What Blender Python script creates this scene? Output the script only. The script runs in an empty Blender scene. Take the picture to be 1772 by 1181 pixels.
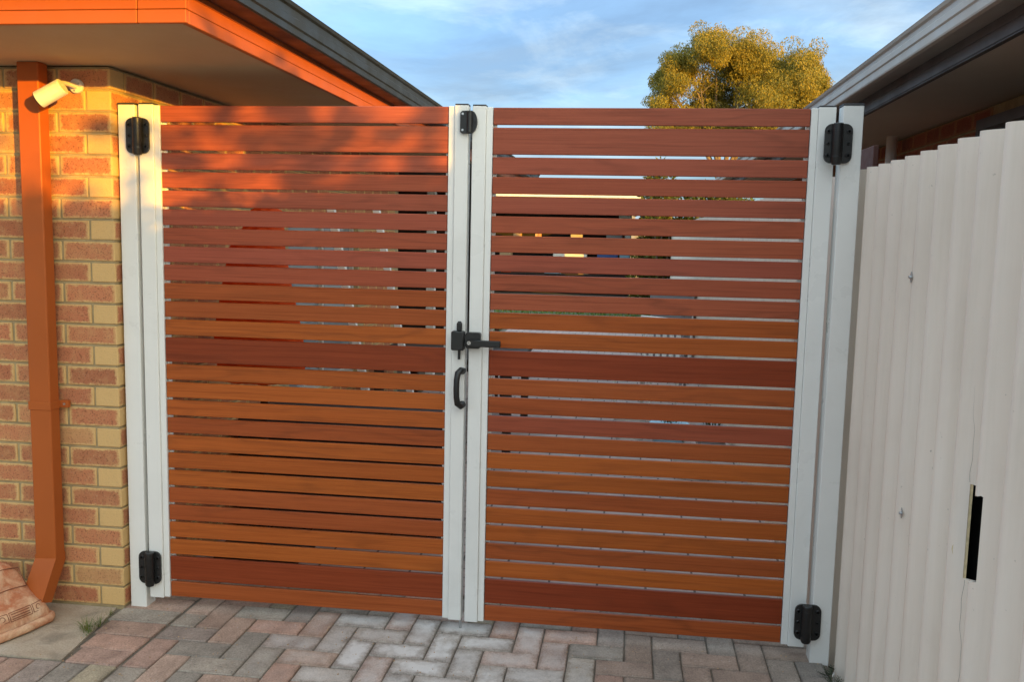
import bpy, bmesh, math, random
from mathutils import Vector, Matrix
R = math.radians
rnd = random.Random(7)
S = bpy.context.scene
COL = S.collection

# ---------------------------------------------------------------- camera, sky, sun, exposure
cam = bpy.data.cameras.new('camera'); cam_o = bpy.data.objects.new('camera', cam); COL.objects.link(cam_o)
S.camera = cam_o
cam.sensor_width = 36.0; cam.lens = 1573.9 / 1772 * 36.0
cam.clip_start = 0.05; cam.clip_end = 2000
def cam_rot(yaw, pitch, roll):
    Rz = Matrix.Rotation(yaw, 3, 'Z'); Rx = Matrix.Rotation(-pitch, 3, 'X'); Ry = Matrix.Rotation(roll, 3, 'Y')
    return Rz @ Rx @ Ry
M3 = cam_rot(.1279, .1147, -.0218) @ Matrix.Rotation(math.pi / 2, 3, 'X')
cam_o.matrix_world = Matrix.Translation((1.9462, -3.6168, 1.6493)) @ M3.to_4x4()

SUN_EL, SUN_AZ = R(4.45), R(135)          # low sun behind the camera and to its right
W = bpy.data.worlds.new('World'); S.world = W; W.use_nodes = True
nt = W.node_tree; N = nt.nodes; L = nt.links
bg = N['Background']; bg.inputs['Strength'].default_value = 0.15
sky = N.new('ShaderNodeTexSky'); sky.sky_type = 'NISHITA'; sky.sun_disc = False
sky.sun_elevation = SUN_EL; sky.sun_rotation = SUN_AZ
sky.air_density = 0.5; sky.dust_density = 3.0; sky.ozone_density = 1.0; sky.altitude = 0
tc = N.new('ShaderNodeTexCoord'); sep = N.new('ShaderNodeSeparateXYZ'); L.new(tc.outputs['Generated'], sep.inputs[0])
def wm(op, a, b):
    n = N.new('ShaderNodeMath'); n.operation = op
    for i, v in enumerate((a, b)):
        if isinstance(v, (int, float)): n.inputs[i].default_value = v
        else: L.new(v, n.inputs[i])
    return n.outputs[0]
zz = wm('ADD', wm('MAXIMUM', sep.outputs[2], 0.0), 0.16)
comb = N.new('ShaderNodeCombineXYZ')
L.new(wm('DIVIDE', sep.outputs[0], zz), comb.inputs[0]); L.new(wm('DIVIDE', sep.outputs[1], zz), comb.inputs[1])
def wnoise(scale, detail, rough, dist, off):
    mp = N.new('ShaderNodeMapping'); mp.inputs['Location'].default_value = off; L.new(comb.outputs[0], mp.inputs[0])
    n = N.new('ShaderNodeTexNoise'); n.inputs['Scale'].default_value = scale; n.inputs['Detail'].default_value = detail
    n.inputs['Roughness'].default_value = rough; n.inputs['Distortion'].default_value = dist
    L.new(mp.outputs[0], n.inputs['Vector']); return n.outputs[0]
def wramp(src, stops):
    r = N.new('ShaderNodeValToRGB'); L.new(src, r.inputs[0]); e = r.color_ramp.elements
    while len(e) < len(stops): e.new(0.5)
    for k, (p, c) in zip(e, stops): k.position = p; k.color = c if len(c) == 4 else (*c, 1)
    return r.outputs[0]
def wmix(f, a, b, mode='MIX'):
    n = N.new('ShaderNodeMix'); n.data_type = 'RGBA'; n.blend_type = mode; n.clamp_factor = True
    if isinstance(f, (int, float)): n.inputs[0].default_value = f
    else: L.new(f, n.inputs[0])
    for i, v in ((6, a), (7, b)):
        if isinstance(v, tuple): n.inputs[i].default_value = (*v, 1)
        else: L.new(v, n.inputs[i])
    return n.outputs[2]
cl = wramp(wnoise(.85, 7, .55, .35, (3.1, 1.7, 0)), [(.36, (0, 0, 0)), (.60, (1, 1, 1))])
cl2 = wramp(wnoise(2.1, 6, .6, .4, (7.7, 2.2, 0)), [(.50, (0, 0, 0)), (.74, (1, 1, 1))])
base = wmix(1.0, sky.outputs[0], (.70, .90, 1.02), 'MULTIPLY')
# broken cloud sheets over the whole dome, with the luminance of a standard CIE overcast sky (type 2):
# steep gradation towards the zenith and a slight brightening towards the sun
phi = wm('ADD', 1.0, wm('MULTIPLY', 4.0, wm('EXPONENT', wm('DIVIDE', -0.7, wm('MAXIMUM', sep.outputs[2], 0.03)), 0.0)))
dt = N.new('ShaderNodeVectorMath'); dt.operation = 'DOT_PRODUCT'; L.new(tc.outputs['Generated'], dt.inputs[0])
dt.inputs[1].default_value = (math.sin(SUN_AZ) * math.cos(SUN_EL), math.cos(SUN_AZ) * math.cos(SUN_EL), math.sin(SUN_EL))
cosx = dt.outputs['Value']; chi = wm('ARCCOSINE', wm('MINIMUM', wm('MAXIMUM', cosx, -.9999), .9999), 0.0)
ind = wm('ADD', wm('ADD', 1.0 - 2 * .0948, wm('MULTIPLY', 2.0, wm('EXPONENT', wm('MULTIPLY', -1.5, chi), 0.0))), wm('MULTIPLY', .15, wm('MULTIPLY', cosx, cosx)))
lum = wm('MULTIPLY', wm('DIVIDE', phi, 2.99), ind)
def cloud(k, c):
    m = N.new('ShaderNodeVectorMath'); m.operation = 'SCALE'; m.inputs[0].default_value = tuple(k * v for v in c); L.new(lum, m.inputs['Scale']); return m.outputs[0]
glow = wm('EXPONENT', wm('MULTIPLY', -1.15, chi), 0.0)      # clouds near the setting sun take its warmth
def lit(c): return wmix(glow, c, wmix(1.0, c, (1.75, 1.12, .62), 'MULTIPLY'))
c1 = wmix(wm('ADD', wm('MULTIPLY', cl, .62), .28), base, lit(cloud(4.4, (.66, .90, 1.10))))
c2 = wmix(wm('MULTIPLY', cl2, .50), c1, lit(cloud(6.9, (.74, .97, 1.10))))
cl3 = wramp(wnoise(.95, 7, .60, .5, (1.3, 9.4, 0)), [(.42, (0, 0, 0)), (.64, (1, 1, 1))])
c3 = wmix(wm('MULTIPLY', cl3, .80), c2, wmix(1.0, c2, (.66, .62, .62), 'MULTIPLY'))
L.new(c3, bg.inputs['Color'])

sun = bpy.data.lights.new('sun', 'SUN'); sun.energy = 2.3; sun.angle = R(0.55); sun.color = (1.0, .49, .02)
sun_o = bpy.data.objects.new('sun', sun); COL.objects.link(sun_o)
sd = Vector((math.sin(SUN_AZ) * math.cos(SUN_EL), math.cos(SUN_AZ) * math.cos(SUN_EL), math.sin(SUN_EL)))
sun_o.rotation_euler = sd.to_track_quat('Z', 'Y').to_euler(); sun_o.location = (8, -8, 6)
vs = S.view_settings; vs.view_transform = 'Standard'; vs.look = 'None'; vs.gamma = 1.0; vs.exposure = 1.97
vs.use_curve_mapping = False

# ---------------------------------------------------------------- materials
def new_mat(name):
    m = bpy.data.materials.new(name); m.use_nodes = True
    return m, m.node_tree.nodes, m.node_tree.links, m.node_tree.nodes['Principled BSDF']
class G:
    """little helper round one node tree"""
    def __init__(s, name, rough=.5, metal=0.0, spec=.5):
        s.m, s.N, s.L, s.b = new_mat(name)
        s.b.inputs['Roughness'].default_value = rough; s.b.inputs['Metallic'].default_value = metal
        s.b.inputs['Specular IOR Level'].default_value = spec
        s.tc = s.N.new('ShaderNodeTexCoord'); s.oi = s.N.new('ShaderNodeObjectInfo')
    def lk(s, v, inp):
        if hasattr(v, 'is_output') or isinstance(v, bpy.types.NodeSocket): s.L.new(v, inp)
        elif isinstance(v, (tuple, list)) and inp.type == 'RGBA': inp.default_value = (*v[:3], 1)
        else: inp.default_value = v
    def math(s, op, a, b=0.0, c=None, clamp=False):
        n = s.N.new('ShaderNodeMath'); n.operation = op; n.use_clamp = clamp
        s.lk(a, n.inputs[0]); s.lk(b, n.inputs[1])
        if c is not None: s.lk(c, n.inputs[2])
        return n.outputs[0]
    def mapping(s, src, scale=(1, 1, 1), loc=(0, 0, 0), rot=(0, 0, 0)):
        n = s.N.new('ShaderNodeMapping'); s.L.new(src, n.inputs[0])
        n.inputs['Scale'].default_value = scale; n.inputs['Rotation'].default_value = rot
        s.lk(loc, n.inputs['Location']); return n.outputs[0]
    def vary(s, src, amt=37.0):
        """shift coordinates by a random amount for each object"""
        c = s.N.new('ShaderNodeCombineXYZ'); r = s.oi.outputs['Random']
        s.L.new(s.math('MULTIPLY', r, amt), c.inputs[0]); s.L.new(s.math('MULTIPLY', r, amt * 2.3), c.inputs[1])
        s.L.new(s.math('MULTIPLY', r, amt * 3.7), c.inputs[2])
        n = s.N.new('ShaderNodeVectorMath'); n.operation = 'ADD'; s.L.new(src, n.inputs[0]); s.L.new(c.outputs[0], n.inputs[1])
        return n.outputs[0]
    def noise(s, vec, scale, detail=4, rough=.55, dist=0.0):
        n = s.N.new('ShaderNodeTexNoise'); s.L.new(vec, n.inputs['Vector'])
        n.inputs['Scale'].default_value = scale; n.inputs['Detail'].default_value = detail
        n.inputs['Roughness'].default_value = rough; n.inputs['Distortion'].default_value = dist
        return n.outputs[0]
    def ramp(s, src, stops, interp='LINEAR'):
        r = s.N.new('ShaderNodeValToRGB'); s.L.new(src, r.inputs[0]); r.color_ramp.interpolation = interp
        e = r.color_ramp.elements
        while len(e) < len(stops): e.new(.5)
        for k, (p, c) in zip(e, stops):
            k.position = p; k.color = (c, c, c, 1) if isinstance(c, (int, float)) else (*c[:3], 1)
        return r.outputs[0]
    def mix(s, f, a, b, mode='MIX'):
        n = s.N.new('ShaderNodeMix'); n.data_type = 'RGBA'; n.blend_type = mode; n.clamp_factor = True
        s.lk(f, n.inputs[0]); s.lk(a, n.inputs[6]); s.lk(b, n.inputs[7]); return n.outputs[2]
    def bump(s, h, strength=.3, dist=.01, prev=None):
        n = s.N.new('ShaderNodeBump'); s.L.new(h, n.inputs['Height'])
        n.inputs['Strength'].default_value = strength; n.inputs['Distance'].default_value = dist
        if prev is not None: s.L.new(prev, n.inputs['Normal'])
        s.L.new(n.outputs[0], s.b.inputs['Normal']); return n.outputs[0]
    def color(s, c): s.lk(c, s.b.inputs['Base Color']); return s.m

def plain(name, c, rough=.5, var=.12, scale=6, bump=.05, bscale=60, metal=0.0, spec=.5, dirt=None):
    g = G(name, rough, metal, spec); o = g.tc.outputs['Object']
    n = g.noise(o, scale, 5, .6)
    lo = tuple(v * (1 - var) for v in c); hi = tuple(min(1, v * (1 + var)) for v in c)
    col = g.ramp(n, [(.3, lo), (.7, hi)])
    if dirt:
        d = g.ramp(g.noise(o, scale * .6, 7, .7, .6), [(.52, 0.0), (.72, 1.0)])
        col = g.mix(g.math('MULTIPLY', d, dirt[1]), col, dirt[0])
    g.color(col)
    rr = g.ramp(g.noise(o, scale * 3, 4), [(.3, max(0, rough - .08)), (.7, min(1, rough + .1))])
    g.L.new(rr, g.b.inputs['Roughness'])
    if bump: g.bump(g.noise(o, bscale, 3), bump, .004)
    return g.m

# printed timber look on aluminium slats: streaks along X, cathedral figure, colour from the object
def timber():
    g = G('printed_timber', .34, 0, .20); o = g.vary(g.tc.outputs['Object'])
    wob = g.noise(g.mapping(o, (1.6, 1, 9)), 1.0, 3, .5)
    st = g.noise(g.mapping(o, (1.5, 1, 110)), 1.0, 6, .65, .6)
    fine = g.noise(g.mapping(o, (5, 1, 420)), 1.0, 4, .7)
    z = g.N.new('ShaderNodeSeparateXYZ'); g.L.new(o, z.inputs[0])
    ph = g.math('ADD', g.math('MULTIPLY', wob, 34.0), g.math('MULTIPLY', z.outputs[2], 95.0))
    rings = g.math('MULTIPLY_ADD', g.math('SINE', ph), .5, .5)
    rings = g.math('POWER', rings, 3.0)
    msk = g.ramp(g.noise(g.mapping(o, (.9, 1, 5)), 1.0, 2), [(.42, 0.0), (.62, 1.0)])
    f = g.math('MULTIPLY', rings, msk)
    k = g.ramp(st, [(.30, (.76, .71, .68)), (.5, (1, 1, 1)), (.72, (1.12, 1.14, 1.14))])
    k2 = g.ramp(fine, [(.3, (.84, .82, .80)), (.6, (1.06, 1.06, 1.06))])
    c = g.mix(1.0, g.oi.outputs['Color'], k, 'MULTIPLY')
    c = g.mix(1.0, c, k2, 'MULTIPLY')
    c = g.mix(g.math('MULTIPLY', f, .26), c, (.055, .018, .010))
    g.color(c)
    g.L.new(g.ramp(st, [(.3, .33), (.7, .44)]), g.b.inputs['Roughness'])
    g.bump(fine, .04, .002)
    return g.m

def brick_mat(name, red, buff, weight=1.0, joined=False):
    """fired clay brick: red speckled faces, pale buff arrises and ends"""
    g = G(name, .88, 0, .25); ob = g.tc.outputs['Object']; o = g.vary(ob)
    s = g.N.new('ShaderNodeSeparateXYZ'); rand = g.oi.outputs['Random']
    if joined:      # many bricks in one mesh: each vertex remembers its place on its own brick
        at = g.N.new('ShaderNodeAttribute'); at.attribute_name = 'on_brick'; g.L.new(at.outputs['Vector'], s.inputs[0])
        rand = g.N.new('ShaderNodeNewGeometry').outputs['Random Per Island']; o = ob
    else: g.L.new(ob, s.inputs[0])
    wob = g.math('MULTIPLY', g.math('SUBTRACT', g.noise(o, 60, 5, .7), .5), .034)
    ax = g.math('ADD', g.math('ABSOLUTE', s.outputs[0]), wob)
    az = g.math('ADD', g.math('ABSOLUTE', s.outputs[2]), wob)
    mx = g.ramp(ax, [(.098, 1.0), (.110, 0.0)]); mz = g.ramp(az, [(.028, 1.0), (.0375, 0.0)])
    mask = g.math('MULTIPLY', mx, mz)
    end = g.ramp(g.math('ABSOLUTE', s.outputs[0]), [(.1128, 1.0), (.1136, 0.06)])
    mask = g.math('MULTIPLY', mask, end)
    # how red this brick is
    amt = g.ramp(rand, [(.0, .55), (.09, .58), (.13, .85), (1.0, 1.0)])
    mask = g.math('MULTIPLY', g.math('MULTIPLY', mask, amt), weight)
    blot = g.ramp(g.noise(o, 22, 5, .6), [(.28, .72), (.55, 1.0)])
    mask = g.math('MULTIPLY', mask, blot, clamp=True)
    tone = g.ramp(g.math('FRACT', g.math('MULTIPLY', rand, 7.31)), [(0, (.80, .78, .78)), (1, (1.12, 1.1, 1.08))])
    rr = g.mix(1.0, red, tone, 'MULTIPLY')
    col = g.mix(mask, buff, rr)
    spk = g.ramp(g.noise(o, 150, 3, .65), [(.37, 1.0), (.45, 0.0)])
    col = g.mix(g.math('MULTIPLY', g.math('MULTIPLY', spk, g.math('MULTIPLY_ADD', mask, .8, .14)), .72), col, (.115, .045, .028))
    lt = g.ramp(g.noise(o, 120, 3, .6), [(.60, 0.0), (.72, 1.0)])
    col = g.mix(g.math('MULTIPLY', lt, .35), col, (.50, .38, .24))
    g.color(col)
    b = g.bump(g.noise(o, 160, 5, .7), .35, .004)
    g.bump(g.noise(o, 30, 3), .25, .006, b)
    return g.m

def paver_mat():
    g = G('clay_paver', .85, 0, .3); o = g.vary(g.tc.outputs['Object']); ob = g.tc.outputs['Object']
    s = g.N.new('ShaderNodeSeparateXYZ'); g.L.new(ob, s.inputs[0])
    c = g.oi.outputs['Color']
    n1 = g.ramp(g.noise(o, 11, 5, .6), [(.3, (.76, .74, .73)), (.7, (1.2, 1.18, 1.16))])
    c = g.mix(1.0, c, n1, 'MULTIPLY')
    n2 = g.ramp(g.noise(o, 150, 4, .75), [(.30, (.62, .60, .60)), (.5, (1, 1, 1)), (.70, (1.28, 1.28, 1.28))])
    c = g.mix(1.0, c, n2, 'MULTIPLY')
    # pale stone flecks and dark pits
    fl = g.ramp(g.noise(o, 95, 2, .5), [(.69, 0.0), (.75, 1.0)]); c = g.mix(g.math('MULTIPLY', fl, .55), c, (.52, .50, .47))
    pit = g.ramp(g.noise(o, 75, 2, .5), [(.22, 1.0), (.30, 0.0)]); c = g.mix(g.math('MULTIPLY', pit, .6), c, (.05, .045, .04))
    # lime bloom on the bricks in the middle (amount is in the object colour's alpha)
    wob = g.math('MULTIPLY', g.math('SUBTRACT', g.noise(o, 26, 5, .65), .5), .07)
    ex = g.ramp(g.math('ADD', g.math('ABSOLUTE', s.outputs[0]), wob), [(.072, 1.0), (.108, 0.0)])
    ey = g.ramp(g.math('ADD', g.math('ABSOLUTE', s.outputs[1]), wob), [(.024, 1.0), (.052, 0.0)])
    bl = g.math('MULTIPLY', g.math('MULTIPLY', ex, ey), g.ramp(g.noise(o, 9, 6, .65), [(.34, 0.2), (.60, 1.0)]))
    bl = g.math('MULTIPLY', g.math('MULTIPLY', bl, 1.25), g.oi.outputs['Alpha'], clamp=True)
    c = g.mix(g.math('MULTIPLY', bl, .88), c, (.72, .70, .675))
    # soiled arrises
    edge = g.math('SUBTRACT', 1.0, g.math('MULTIPLY', g.ramp(g.math('ADD', g.math('ABSOLUTE', s.outputs[0]), wob), [(.096, 1.0), (.114, 0.0)]),
                                       g.ramp(g.math('ADD', g.math('ABSOLUTE', s.outputs[1]), wob), [(.042, 1.0), (.060, 0.0)])))
    c = g.mix(g.math('MULTIPLY', edge, .30), c, (.085, .072, .058))
    g.color(c)
    b = g.bump(g.noise(o, 190, 4, .7), .5, .003); g.bump(g.noise(o, 24, 4), .35, .006, b)
    return g.m

MT = {}
MT['timber'] = timber()
MT['white_metal'] = plain('pale_grey_powdercoat', (.775, .765, .725), .32, .035, 3, .02, 220, dirt=((.48, .47, .42), .22))
MT['black_plastic'] = plain('black_hinge_plastic', (.012, .012, .012), .40, .2, 30, .06, 300, 0.0, .5)
MT['dark_cap'] = plain('dark_post_cap', (.03, .03, .035), .5, .2, 20)
MT['steel'] = plain('bright_steel', (.55, .55, .54), .25, .1, 20, .02, 100, 1.0)
MT['zinc'] = plain('dull_zinc', (.45, .46, .46), .45, .15, 30, .05, 100, .8)
MT['brick'] = brick_mat('speckled_red_brick', (.47, .170, .085), (.64, .415, .175))
MT['rbrick'] = brick_mat('dark_red_brick', (.36, .12, .075), (.42, .21, .11))
MT['brick_far'] = brick_mat('speckled_red_brick_courses', (.47, .170, .085), (.64, .415, .175), 1.0, True)
MT['mortar'] = plain('sandy_mortar', (.36, .28, .15), .95, .2, 14, .5, 140, dirt=((.24, .19, .12), .5))
MT['terracotta_paint'] = plain('terracotta_paint', (.385, .095, .020), .45, .06, 2.2, .04, 90, 0.0, .22, dirt=((.31, .095, .04), .28))
MT['soffit'] = plain('cream_soffit_sheet', (.46, .34, .19), .75, .07, 1.5, .05, 40, dirt=((.33, .25, .17), .3))
MT['dark_gutter'] = plain('slate_grey_gutter', (.010, .014, .018), .45, .10, 2.5, .02, 60, 0.0, .40)
MT['grey_gutter'] = plain('stone_grey_gutter', (.47, .43, .38), .45, .06, 2.5, .02, 60, dirt=((.36, .33, .28), .35))
MT['dark_fascia'] = plain('charcoal_fascia', (.10, .094, .098), .5, .12, 2.5, .03, 60)
MT['soffit_r'] = plain('pale_soffit_sheet', (.70, .62, .52), .8, .08, 1.2, .05, 40)  # neighbour's soffit, one even pale colour
MT['roof'] = plain('roof_tile', (.10, .085, .075), .8, .2, 3, .3, 30)
MT['concrete'] = None
MT['side'] = plain('pale_bounce_path', (.42, .39, .34), .9, .12, 4, .3, 60)
MT['sand'] = plain('dirty_joint_sand', (.15, .125, .095), .95, .35, 22, .6, 160, dirt=((.05, .055, .035), .6))
MT['dark'] = plain('black_cover', (.012, .011, .010), .8, .3, 4, .2, 30)
MT['dark_brown'] = plain('dark_stained_timber', (.028, .018, .012), .7, .3, 4, .2, 30)
MT['paint_white'] = plain('white_paint', (.72, .70, .66), .5, .06, 3, .04, 50, dirt=((.5, .46, .38), .25))
MT['cream'] = plain('cream_timber', (.46, .37, .25), .7, .12, 6, .1, 40)
MT['red_cloth'] = plain('orange_red_cloth', (.90, .12, .014), .75, .22, 9, .25, 120)
MT['red_brown'] = plain('red_brown_stain', (.11, .040, .028), .7, .2, 6, .15, 40)
MT['blue'] = plain('blue_plastic', (.03, .10, .32), .4, .1, 6)
MT['lightblue'] = plain('pale_blue_plastic', (.30, .52, .66), .4, .1, 6)
MT['grey'] = plain('mid_grey_plastic', (.24, .24, .25), .5, .1, 6)
MT['tan'] = plain('tan_card', (.42, .28, .16), .7, .15, 8)
MT['glass'] = None

def fence_mat():
    g = G('painted_fibre_cement', .75, 0, .3); o = g.tc.outputs['Object']
    c = g.ramp(g.noise(o, 1.6, 6, .6, .4), [(.3, (.73, .625, .525)), (.5, (.785, .68, .575)), (.72, (.80, .705, .605))])
    st = g.ramp(g.noise(g.mapping(o, (9, 26, .8)), 1.0, 6, .7, .4), [(.36, (.95, .945, .93)), (.55, (1, 1, 1)), (.75, (1.02, 1.02, 1.02))])
    c = g.mix(1.0, c, st, 'MULTIPLY')
    stain = g.ramp(g.noise(g.mapping(o, (3, 5, .45)), 1.0, 7, .7, .8), [(.50, 0.0), (.74, 1.0)])
    c = g.mix(g.math('MULTIPLY', stain, .16), c, (.44, .37, .30))
    sc = g.ramp(g.noise(g.mapping(o, (6, 90, 22)), 1.0, 3, .5, 1.2), [(.755, 0.0), (.785, 1.0)])
    c = g.mix(g.math('MULTIPLY', sc, .55), c, (.22, .19, .16))
    sp = g.ramp(g.noise(o, 60, 2, .5), [(.74, 0.0), (.78, 1.0)])
    c = g.mix(g.math('MULTIPLY', sp, .35), c, (.25, .21, .17))
    g.color(c)
    b = g.bump(g.noise(o, 130, 4, .7), .10, .003); return g.m
MT['fence'] = fence_mat()

def concrete_mat():
    g = G('weathered_concrete', .85, 0, .3); o = g.tc.outputs['Object']
    c = g.ramp(g.noise(o, 3.2, 7, .65, .5), [(.25, (.33, .25, .17)), (.5, (.45, .375, .285)), (.75, (.52, .47, .39))])
    d = g.ramp(g.noise(g.mapping(o, (1, 1, 1), (1.3, .4, 0)), 5.5, 5, .6, .6), [(.55, 0.0), (.68, 1.0)])
    c = g.mix(g.math('MULTIPLY', d, .5), c, (.15, .13, .10))
    n2 = g.ramp(g.noise(o, 130, 4, .75), [(.3, (.75, .74, .72)), (.5, (1, 1, 1)), (.72, (1.2, 1.2, 1.18))])
    c = g.mix(1.0, c, n2, 'MULTIPLY')
    g.color(c); g.bump(g.noise(o, 170, 4, .7), .3, .003); return g.m
MT['concrete'] = concrete_mat()

def yard_mat():
    g = G('pink_yard_pavers', .75, 0, .35); o = g.tc.outputs['Object']
    br = g.N.new('ShaderNodeTexBrick'); g.L.new(o, br.inputs['Vector'])
    br.inputs['Scale'].default_value = 1.0; br.inputs['Brick Width'].default_value = .23; br.inputs['Row Height'].default_value = .115
    br.inputs['Mortar Size'].default_value = .006; br.inputs['Color1'].default_value = (.44, .32, .28, 1)
    br.inputs['Color2'].default_value = (.36, .29, .26, 1); br.inputs['Mortar'].default_value = (.10, .08, .07, 1)
    n = g.ramp(g.noise(o, 5, 6, .65), [(.3, (.75, .75, .75)), (.7, (1.2, 1.2, 1.2))])
    g.color(g.mix(1.0, br.outputs['Color'], n, 'MULTIPLY')); g.bump(g.noise(o, 120, 3), .3, .004); return g.m
MT['yard'] = yard_mat()

def drive_mat():
    g = G('driveway_pavers', .85, 0, .3); o = g.tc.outputs['Object']
    br = g.N.new('ShaderNodeTexBrick'); g.L.new(o, br.inputs['Vector'])
    br.inputs['Scale'].default_value = 1.0; br.inputs['Brick Width'].default_value = .223; br.inputs['Row Height'].default_value = .1115
    br.inputs['Mortar Size'].default_value = .005; br.inputs['Color1'].default_value = (.33, .26, .23, 1)
    br.inputs['Color2'].default_value = (.28, .27, .255, 1); br.inputs['Mortar'].default_value = (.07, .06, .05, 1)
    g.color(br.outputs['Color']); return g.m
MT['drive'] = drive_mat()

def leaf_mat(name, a, b, c):
    g = G(name, .6, 0, .3); o = g.tc.outputs['Object']
    geo = g.N.new('ShaderNodeNewGeometry')
    col = g.ramp(geo.outputs['Random Per Island'], [(0, a), (.5, b), (1, c)])
    n = g.ramp(g.noise(o, 1.4, 3), [(.35, (.75, .8, .8)), (.65, (1.2, 1.12, 1.0))])
    g.color(g.mix(1.0, col, n, 'MULTIPLY'))
    # thin leaves let some light through
    tr = g.N.new('ShaderNodeBsdfTranslucent'); ms = g.N.new('ShaderNodeMixShader'); ms.inputs[0].default_value = .38
    g.L.new(g.mix(1.0, col, n, 'MULTIPLY'), tr.inputs[0])
    g.L.new(g.b.outputs[0], ms.inputs[1]); g.L.new(tr.outputs[0], ms.inputs[2])
    g.L.new(ms.outputs[0], g.N['Material Output'].inputs['Surface'])
    return g.m
MT['leaf'] = leaf_mat('willowy_leaf', (.20, .185, .034), (.31, .26, .040), (.40, .315, .052))
MT['hedge_leaf'] = leaf_mat('hedge_leaf', (.06, .085, .015), (.11, .13, .022), (.16, .15, .03))
MT['dark_leaf'] = leaf_mat('shrub_leaf', (.03, .05, .018), (.05, .075, .025), (.07, .09, .03))
MT['grass'] = leaf_mat('grass_blade', (.08, .14, .025), (.14, .20, .04), (.24, .26, .08))
MT['weed'] = leaf_mat('weed_leaf', (.03, .055, .03), (.05, .08, .045), (.08, .10, .06))
MT['bark'] = plain('bark', (.20, .155, .11), .9, .3, 5, .5, 30)
MT['lawn'] = plain('lawn_ground', (.055, .085, .022), .95, .35, 6, .4, 60)
MT['soil'] = plain('suburban_ground', (.13, .115, .08), .95, .3, 2, .4, 30)
def terracotta_mat():
    g = G('lime_bloomed_terracotta', .72, 0, .35); o = g.tc.outputs['Object']
    m = g.ramp(g.noise(o, 11, 6, .6, .7), [(.40, 0.0), (.62, 1.0)])
    c = g.mix(m, (.47, .17, .08), (.66, .42, .26))
    p = g.ramp(g.noise(o, 16, 5, .6, .4), [(.55, 0.0), (.75, 1.0)]); c = g.mix(g.math('MULTIPLY', p, .55), c, (.76, .60, .44))
    n2 = g.ramp(g.noise(o, 140, 4, .7), [(.3, (.86, .85, .84)), (.7, (1.1, 1.1, 1.1))]); c = g.mix(1.0, c, n2, 'MULTIPLY')
    g.color(c); g.bump(g.noise(o, 120, 4), .25, .003); return g.m
MT['terracotta'] = terracotta_mat()
MT['terracotta_dark'] = plain('terracotta_groove', (.23, .085, .045), .85, .2, 20)
m_ = MT['red_cloth'].node_tree; tr_ = m_.nodes.new('ShaderNodeBsdfTranslucent'); tr_.inputs[0].default_value = (.95, .14, .015, 1); mx_ = m_.nodes.new('ShaderNodeMixShader'); mx_.inputs[0].default_value = .55
m_.links.new(m_.nodes['Principled BSDF'].outputs[0], mx_.inputs[1]); m_.links.new(tr_.outputs[0], mx_.inputs[2]); m_.links.new(mx_.outputs[0], m_.nodes['Material Output'].inputs['Surface'])
g = G('window_glass', .05, 0, .8); g.color((.22, .24, .25)); MT['glass'] = g.m
g = G('camera_lens', .08, 0, .8); g.color((.01, .01, .012)); MT['lens'] = g.m
MT['torn'] = plain('torn_cream_fibre', (.66, .52, .30), .9, .18, 50, .5, 200)
MT['crack'] = plain('crack_grime', (.24, .21, .18), .95, .1, 20)

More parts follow.
